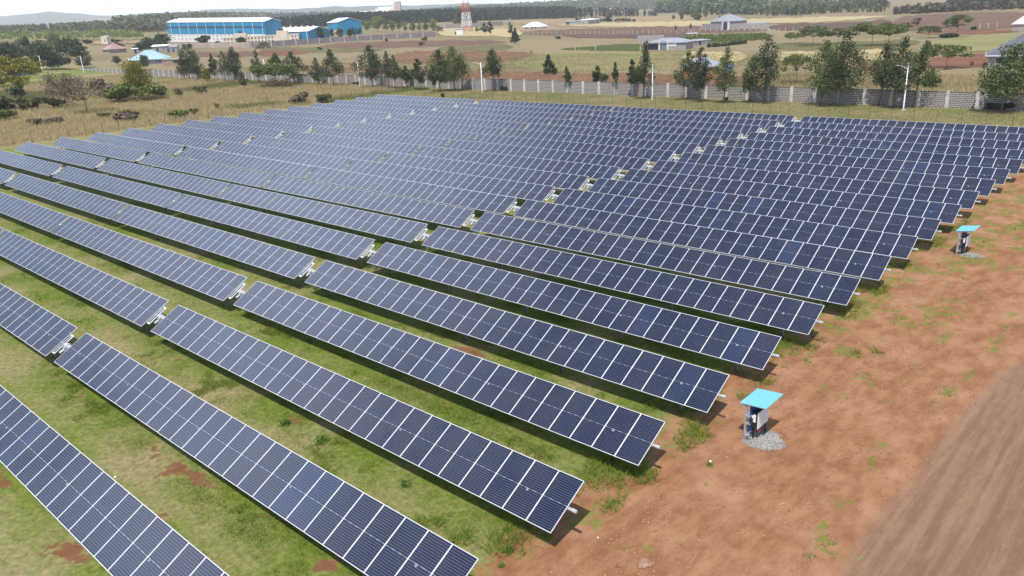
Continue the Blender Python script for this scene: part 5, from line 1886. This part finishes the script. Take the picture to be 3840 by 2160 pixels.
tree(767, 163, 134, 52, 'round', 'dark spreading tree before the long blue hall', 347, L_DARK, n=600)
tree(906, 162, 140, 40, 'round', 'dark bushy tree before the cream offices', 348, L_DARK, n=450)
tree(818, 163, 154, 16, 'bush', 'low dark bush before the white base of the blue hall', 349, L_DARK, n=200)
tree(1415, 118, 57, 54, 'round', 'large light green round tree right of the tall blue shed', 350, L_LIGHT, n=900)
tree(1378, 116, 72, 34, 'round', 'light green tree between the tall blue shed and the largest one', 351, L_LIGHT, n=500)
tree(1626, 116, 66, 32, 'round', 'yellow-green round tree at the right end of the factory trees', 352, L_LIGHT, n=600)
tree(1645, 136, 96, 36, 'acacia', 'dark-stemmed thorn tree at the end of the factory wall', 353, L_TWIG, n=500)
for i, (px, py, pt, w) in enumerate([(1448, 120, 78, 26), (1472, 121, 74, 30), (1498, 120, 72, 30), (1522, 121, 78, 28), (1548, 120, 82, 26), (1574, 119, 74, 24), (1598, 118, 82, 26)]):
    tree(px, py, pt, w, 'round', f'light green tree in the row behind the factory wall, {["first", "second", "third", "fourth", "fifth", "sixth", "seventh"][i]} from the large round one', 360 + i, L_LIGHT if i % 2 else L_OLV, n=450, group='light green trees behind the factory wall')
for i, (px, py, pt, w, lb) in enumerate([(560, 192, 140, 56, 'dark tree behind the white lean-to shed, left one'), (612, 180, 128, 60, 'dark tree touching the left end of the blue hall'),
                                         (592, 184, 132, 46, 'dark tree between the two at the left end of the blue hall'), (528, 196, 158, 40, 'dark low tree right of the pink-roofed house'),
                                         (450, 190, 146, 34, 'dark tree behind the pink roof'), (425, 160, 144, 18, 'dark tree right of the small cream building'),
                                         (330, 164, 148, 36, 'dark trees mass left of the small cream building'), (712, 186, 163, 22, 'dark crown above the dense wall clump'),
                                         (545, 262, 206, 44, 'dark eucalyptus in front of the aqua roof'), (440, 244, 208, 30, 'green tree left of the aqua-roofed house'),
                                         (990, 200, 156, 46, 'flat thorn tree before the corner of the factory wall')]):
    tree(px, py, pt, w, 'acacia' if i == 10 else 'round', lb, 380 + i, L_OLV if i == 10 else (L_EUC if i in (8, 9) else L_DARK), n=600)
LT = [(8, 240, 165, 60), (40, 236, 160, 60), (72, 226, 168, 60), (108, 206, 138, 42), (132, 232, 166, 46), (160, 216, 148, 56), (178, 262, 168, 60), (210, 262, 196, 62), (240, 204, 150, 56), (272, 210, 142, 68), (300, 222, 168, 44), (322, 254, 206, 46), (205, 168, 128, 34), (85, 196, 146, 40)]
for i, (px, py, pt, w) in enumerate(LT):
    lb = ['dark tree at the left edge above the acacia', 'second dark tree from the left edge, above the acacia', 'dull green tree above the crown of the acacia', 'dark pointed conifer in the left grove, tallest of it',
          'dark tree right of the pointed conifer', 'brownish-green tree in the middle of the left grove', 'dark dense tree by the lamp post of the acacia', 'dark dense round tree at the right foot of the left grove',
          'grey-green tree before the largest dark grove tree', 'largest dark round tree of the left grove', 'dark tree on the right flank of the largest grove tree', 'green tree beside the lamp post behind the leafless trees',
          'small tree at the far back of the left grove', 'olive tree left of the pointed conifer'][i]
    tree(px, py, pt, w * 1.5, 'pine' if i == 3 else 'round', lb, 400 + i, L_DARK if i in (0, 1, 3, 4, 6, 7, 9, 10) else L_OLV, n=900, group='grove at the left edge')


# ------------------------------------------------------------------ woods seen as one mass
def wood(name, pxs, depth, sp, hpx, wk, mat, k, seed, shape='cone', dens=1.0, hvar=0.25, clear=0.12):
    """Belt of trees standing on the land along a photo polyline, going back depth metres."""
    r = np.random.default_rng(seed)
    pts = [ground(*p) for p in pxs]
    hs = [hpx[i] * mpp(p) if isinstance(hpx, (list, tuple)) else hpx * mpp(p) for i, p in enumerate(pts)]
    X, Y, H = [], [], []
    for a, c, ha, hc in zip(pts, pts[1:], hs, hs[1:]):
        d = Vector((c.x - a.x, c.y - a.y))
        ln = d.length
        nrm = Vector((a.x - CAM[0], a.y - CAM[1])).normalized()
        nrow = max(1, int(depth / sp))
        for j in range(nrow):
            for i in range(max(1, int(ln / sp))):
                if r.uniform() > dens:
                    continue
                f = (i + r.uniform(-.45, .45)) / max(1, int(ln / sp))
                o = (j + r.uniform(-.45, .45)) * sp
                X.append(a.x + d.x * f + nrm.x * o)
                Y.append(a.y + d.y * f + nrm.y * o)
                H.append((ha + (hc - ha) * f) * r.uniform(1 - hvar, 1 + hvar * .6))
    X, Y, H = map(np.array, (X, Y, H))
    Z = terrain(X, Y)
    n = len(X)
    T = r.uniform(0, 1, (n, k))
    if shape == 'cone':
        prof = (1 - T) ** 0.75 * .9 + .08
    elif shape == 'column':
        prof = np.sqrt(np.clip(1 - np.abs(2 * T - 1) ** 3, 0, 1)) * .9 + .1
    else:
        prof = np.sqrt(np.clip(1 - (2 * T - 1) ** 2, 0, 1))
    A = r.uniform(0, 6.2832, (n, k))
    R = np.sqrt(r.uniform(0, 1, (n, k))) * prof * (H * wk * .5)[:, None]
    cx = X[:, None] + R * np.cos(A)
    cy = Y[:, None] + R * np.sin(A)
    cz = Z[:, None] + H[:, None] * (clear + (1 - clear) * T)
    c = np.stack([cx, cy, cz], -1).reshape(-1, 3)
    size = np.repeat(H * wk * .30, k)[:, None]
    v, f = leaf_quads(r, c, size)
    tone = np.clip(np.repeat(r.normal(.45, .18, n), k) + r.normal(0, .16, n * k), 0, 1)
    # stems
    sv, sf, off = [], [], len(v)
    for i in range(n):
        s = H[i] * .012
        z0, z1 = Z[i] - .5, Z[i] + H[i] * max(.45, clear + .1)
        b0 = off + len(sv)
        sv += [(X[i] - s, Y[i] - s, z0), (X[i] + s, Y[i] + s, z0), (X[i] + s, Y[i] + s, z1), (X[i] - s, Y[i] - s, z1)]
        sf.append((b0, b0 + 1, b0 + 2, b0 + 3))
    v = np.concatenate([v, np.array(sv)])
    f = np.concatenate([f, np.array(sf)])
    tone = np.concatenate([np.repeat(tone, 4), np.zeros(len(sv))])
    mi = np.concatenate([np.zeros(n * k), np.ones(n)])
    tag(add(name, np_mesh(name, v, f, [mat, M_BARKD], tone, mi)), kind='stuff')


L_PINE = leafmat('pine_needles', (0.022, 0.036, 0.028), (0.070, 0.101, 0.070), 0.1)
L_FAR = leafmat('far_wood_leaves', (0.070, 0.090, 0.040), (0.180, 0.210, 0.100))
L_GREY = leafmat('greyish_wood_leaves', (0.112, 0.120, 0.083), (0.247, 0.247, 0.173))
L_MIX = leafmat('mixed_wood_leaves', (0.042, 0.067, 0.036), (0.182, 0.224, 0.098))
L_SCRUB = leafmat('brown_scrub_leaves', (0.056, 0.049, 0.036), (0.161, 0.137, 0.092), 0.1)
# dark pine belt across the middle
wood('pine_wood', [(1005, 104), (1100, 102), (1250, 100), (1440, 91), (1680, 82), (1920, 74), (2060, 71), (2165, 68)], 60, 4.2, [34, 38, 44, 44, 44, 44, 42, 40], .30, L_PINE, 42, 501, 'column', hvar=.12)
wood('pine_wood', [(2165, 68), (2290, 63), (2400, 62)], 22, 5.0, [34, 32, 26], .34, L_PINE, 44, 502, 'column', .72, .3)
wood('pine_wood', [(2420, 62), (2475, 61)], 12, 5.0, [24, 22], .5, L_PINE, 44, 503, 'round', .9)
# pale wood on the rise behind it
wood('far_wood', [(1440, 62), (1640, 52), (1900, 40), (2160, 30), (2400, 22), (2640, 10)], 260, 9.0, [26, 30, 34, 34, 34, 36], .6, L_FAR, 20, 504, 'round', .9)
wood('far_wood', [(1640, 50), (1900, 38), (2300, 20), (2700, 2)], 500, 15.0, [30, 36, 40, 40], .7, L_FAR, 16, 505, 'round', .9)
# left side: grey-brown plantation skyline, pale young trees before it
wood('grey_wood', [(-40, 130), (200, 127), (420, 124), (640, 119)], 90, 4.6, [30, 32, 40, 46], .34, L_GREY, 26, 506, 'column', .85, .18, .25)
wood('grey_wood', [(440, 122), (700, 108), (1000, 92)], 420, 13.0, [52, 56, 40], .40, L_GREY, 22, 507, 'round', .8, .2)
wood('far_pine_wood', [(480, 112), (700, 99), (960, 86), (1230, 72), (1430, 63)], 500, 15.0, [38, 42, 38, 34, 28], .55, L_PINE, 18, 508, 'round', .85, .25)
wood('young_plantation', [(-20, 152), (150, 148), (330, 146), (560, 143)], 260, 5.5, [19, 19, 18, 18], .7, L_LIGHT, 18, 509, 'round', .85, .3, 0.0)
# right side: mixed woodland with clearings, brown scrub in the corner
wood('mixed_wood', [(2470, 50), (2640, 44), (2880, 38)], 60, 6.0, [38, 42, 40], .6, L_MIX, 44, 510, 'round', .8, .4)
wood('mixed_wood', [(2540, 58), (2640, 56), (2780, 55), (2890, 56)], 16, 6.0, [24, 38, 32, 30], .6, L_MIX, 44, 511, 'round', .75, .45)
wood('far_wood', [(2480, 30), (2700, 18), (2950, 8), (3200, -4)], 420, 12.0, [34, 36, 34, 30], .6, L_FAR, 18, 512, 'round', .75, .35)
wood('light_wood', [(2880, 60), (3000, 58), (3120, 50), (3330, 46)], 30, 6.5, [28, 30, 28, 24], .55, L_MIX, 40, 513, 'round', .62, .5)
wood('light_wood', [(2900, 44), (3100, 36), (3360, 28)], 170, 9.0, [36, 38, 32], .55, L_FAR, 26, 514, 'round', .8, .4)
wood('scrub_wood', [(3370, 54), (3480, 50), (3640, 40), (3860, 32)], 70, 5.5, [24, 28, 24, 26], .9, L_SCRUB, 30, 515, 'round', .8, .4, 0)
wood('dark_wood', [(3560, 34), (3700, 24), (3880, 18)], 120, 7.5, [34, 36, 38], .6, L_DARK, 34, 516, 'round', .75, .35)
wood('hedge', [(2660, 178), (2720, 173), (2800, 163)], 4, 1.6, [13, 13, 11], 1.1, L_DARK, 40, 517, 'round', .95, .3, 0)
wood('hedge', [(2160, 80), (2270, 82), (2400, 81)], 10, 4.0, [10, 12, 10], 1.2, L_OLV, 30, 518, 'round', .8, .4, 0)
wood('maize', [(2580, 158), (2700, 156), (2800, 154), (2890, 149)], 62, 2.1, [13, 12, 11, 10], .75, leafmat('maize_leaves', (0.075, 0.105, 0.020), (0.190, 0.230, 0.060)), 16, 519, 'column', .92, .2, 0)
for i, (px, py, pt, w, kd, lb) in enumerate([
        (3228, 34, 2, 18, 'pine', 'dark conifer at the wood edge right of the white house'), (3246, 32, 4, 14, 'pine', 'smaller dark conifer beside the one right of the white house'),
        (3280, 30, 0, 14, 'slim', 'slim dark tree near the top edge, left of the tall pair'), (3296, 30, -4, 16, 'slim', 'tall dark tree at the top edge, left one of the tall pair'),
        (3316, 32, -6, 20, 'slim', 'tall dark tree at the top edge, right one of the tall pair'), (3840, 38, 14, 20, 'round', 'dark tree in the top right corner'),
        (3038, 50, 10, 24, 'round', 'dark round tree standing out of the pale wood'), (3012, 56, 20, 18, 'slim', 'slim dark tree left of the dark round one in the pale wood'),
        (2976, 58, 28, 18, 'slim', 'dark slim tree over the bright straw strip'), (2556, 76, 46, 16, 'round', 'dark round little tree on the straw field edge'),
        (2525, 74, 56, 12, 'slim', 'thin little tree left of the dark round one on the straw'), (2698, 76, 56, 12, 'pine', 'dark conifer right behind the hip-roofed compound house'),
        (2612, 78, 48, 40, 'round', 'yellow-green round bush tree above the straw strip'), (2644, 68, 38, 18, 'round', 'grey-green little tree behind the yellow-green round one'),
        (2280, 82, 58, 30, 'round', 'dark tree at the right end of the long white-roofed sheds'), (2175, 70, 28, 22, 'round', 'dark tree at the right end of the pine belt'),
        (1845, 78, 36, 18, 'slim', 'tall pale tree standing before the pine belt right of the mast'), (1720, 98, 68, 40, 'round', 'olive tree clump behind the field wall left of the mast'),
        (1780, 96, 76, 24, 'round', 'dark bush tree behind the field wall right of the mast')]):
    tree(px, py, pt, w, kd, lb, 600 + i, {'pine': L_DARK, 'slim': L_DARK, 'round': L_DARK if 'dark' in lb else L_OLV}[kd], n=420)

# stakes of the field fences
M_STAKE = simple('pale_fence_stake', (0.58, 0.55, 0.50), 0.8, 0.1, 3.0)


def stake_fence(label, pxs, n, h):
    pts = [ground(*p) for p in pxs]
    t = empty('field_fence', pts[0], label, 'fence')
    b = MB()
    b.box(-.09, .09, -.09, .09, -.4, h)
    me = b.mesh('stake', M_STAKE)
    segs = list(zip(pts, pts[1:]))
    for k in range(n):
        f = k / (n - 1) * len(segs)
        i = min(int(f), len(segs) - 1)
        p = segs[i][0].lerp(segs[i][1], f - i)
        add('stake', me, t, p - pts[0])


stake_fence('row of pale stakes between the brown field and the pasture below the straw strip', [(2000, 130), (2200, 128), (2400, 127), (2640, 119), (2880, 116)], 46, 1.9)
stake_fence('short row of pale stakes left of the thorn grove', [(2885, 120), (2930, 118), (3004, 114)], 6, 2.0)
stake_fence('white stakes on the brown field right of the lone thorn tree', [(3674, 110), (3705, 108), (3738, 106)], 3, 2.6)
stake_fence('three pale stakes along the lower edge of the green crop', [(2157, 190), (2233, 189), (2401, 191)], 3, 2.0)

# tall dry grass on the open left side, behind the wall and along the fence
M_STRAW = grass_mat('straw_blade', (0.150, 0.160, 0.060), (0.290, 0.250, 0.120), (0.52, 0.395, 0.225))


def straw(n, x0, x1, y0, y1, h0, h1, w, seedk):
    r = np.random.default_rng(seedk)
    xs, ys = r.uniform(x0, x1, n), r.uniform(y0, y1, n)
    ok, zz = inframe(xs, ys)
    xs, ys = xs[ok], ys[ok]
    c, d = cover_dry(xs, ys)
    m = len(xs)
    tone = np.clip(r.uniform(0, 1, m) * .6 + d * .4, 0, 1) + np.clip(d * 1.2 - .25 + r.uniform(-.2, .2, m), 0, .95)
    hs = (h0 + (h1 - h0) * r.uniform(0, 1, m)) * (0.5 + .9 * fbm(xs * .12, ys * .12, 7))
    blades('dry_grass', xs, ys, hs, np.full(m, w) * r.uniform(.6, 1.4, m), tone, M_STRAW, r)


straw(170000, -330, -142, 20, 133, .35, .95, .07, 21)
straw(60000, -140, 6, 113.5, 134, .08, .28, .045, 22)
straw(60000, -70, 20, 137, 190, .3, .9, .07, 23)
straw(60000, -300, -60, 138, 260, .2, .6, .10, 24)

# broad-leaved weeds near the front
for i, (px, py, s, lb) in enumerate([(1072, 1592, .34, 'dark leafy weed between the second and third panel rows'), (1208, 1655, .40, 'bright green leafy weed below the dark leafy weed'),
                                     (1905, 2068, .22, 'small blue-green weed at the foot of the nearest grass clump'), (1880, 2123, .15, 'tiny weed on the bare dirt below the nearest panel end'),
                                     (2662, 1745, .16, 'small dark weed beside the white paper scrap'), (1520, 1820, .3, 'leafy weed between the front row and the second row')]):
    p = ground(px, py)
    r = np.random.default_rng(700 + i)
    n = 150
    d = r.normal(0, 1, (n, 3))
    d /= np.linalg.norm(d, axis=1, keepdims=True)
    c = d * r.uniform(.2, 1, (n, 1)) * np.array([s, s, s * .6])
    c[:, 2] = np.abs(c[:, 2]) + .03
    v, f = leaf_quads(r, c, s * .19)
    tag(add('weed', np_mesh('weed', v, f, L_WEED, np.repeat(np.clip(r.normal(.35 if i in (0, 2) else .7, .25, n), 0, 1), 4)), None, (p.x, p.y, float(gz(p.x, p.y)))), lb, 'weed')

# ------------------------------------------------------------------ hills on the skyline, and the air
q = NT('far_hill')
P = q.pos()
q.col(q.mix(q.ramp(q.noise(0.0012, 5, .6, P), .35, .65), (0.06, 0.08, 0.05), (0.13, 0.13, 0.08)))
q.rough(1.0)
M_HILL = q.mat


def hills(profile, dist, depth):
    V, F = [], []
    n = 80
    xs = [p[0] for p in profile]
    for i in range(n + 1):
        x = xs[0] + (xs[-1] - xs[0]) * i / n
        y = float(np.interp(x, xs, [p[1] for p in profile])) + 1.5 * math.sin(x * .021) + 1.0 * math.sin(x * .053 + 1)
        d = ray(x, y)
        s = dist / math.hypot(d[0], d[1])
        top = CAM + d * s
        hd = np.array([d[0], d[1]]) / math.hypot(d[0], d[1])
        for k, (dd, zz) in enumerate(((-depth, -60.0), (-depth * .45, top[2] * .55 - 20), (0, top[2]), (depth, -60.0))):
            V.append((top[0] + hd[0] * dd, top[1] + hd[1] * dd, zz))
    for i in range(n):
        for k in range(3):
            a = i * 4 + k
            F.append((a, a + 4, a + 5, a + 1))
    me = bpy.data.meshes.new('hills')
    me.from_pydata(V, [], F)
    me.materials.append(M_HILL)
    me.polygons.foreach_set('use_smooth', [True] * len(F))
    tag(add('hills', me), kind='structure')


hills([(-300, 75), (0, 60), (180, 44), (420, 58), (560, 50), (760, 38), (960, 30), (1150, 36), (1500, 46)], 7200, 1400)
hills([(850, 52), (1000, 44), (1150, 32), (1250, 22), (1350, 24), (1500, 20), (1750, 14), (2000, 10), (2300, 14)], 5600, 900)

b = MB()
b.box(-8800, 3000, -600, 9200, -70.0, 420.0)
hz = b.mesh('haze', [])
hm = bpy.data.materials.new('haze')
hm.use_nodes = True
ht = hm.node_tree
ht.nodes.clear()
o = ht.nodes.new('ShaderNodeOutputMaterial')
pv = ht.nodes.new('ShaderNodeVolumePrincipled')
pv.inputs['Color'].default_value = (0.90, 0.95, 1.0, 1)
pv.inputs['Density'].default_value = 0.00012
pv.inputs['Anisotropy'].default_value = 0.0
ht.links.new(pv.outputs[0], o.inputs['Volume'])
hz.materials.append(hm)
tag(add('haze', hz), kind='stuff')
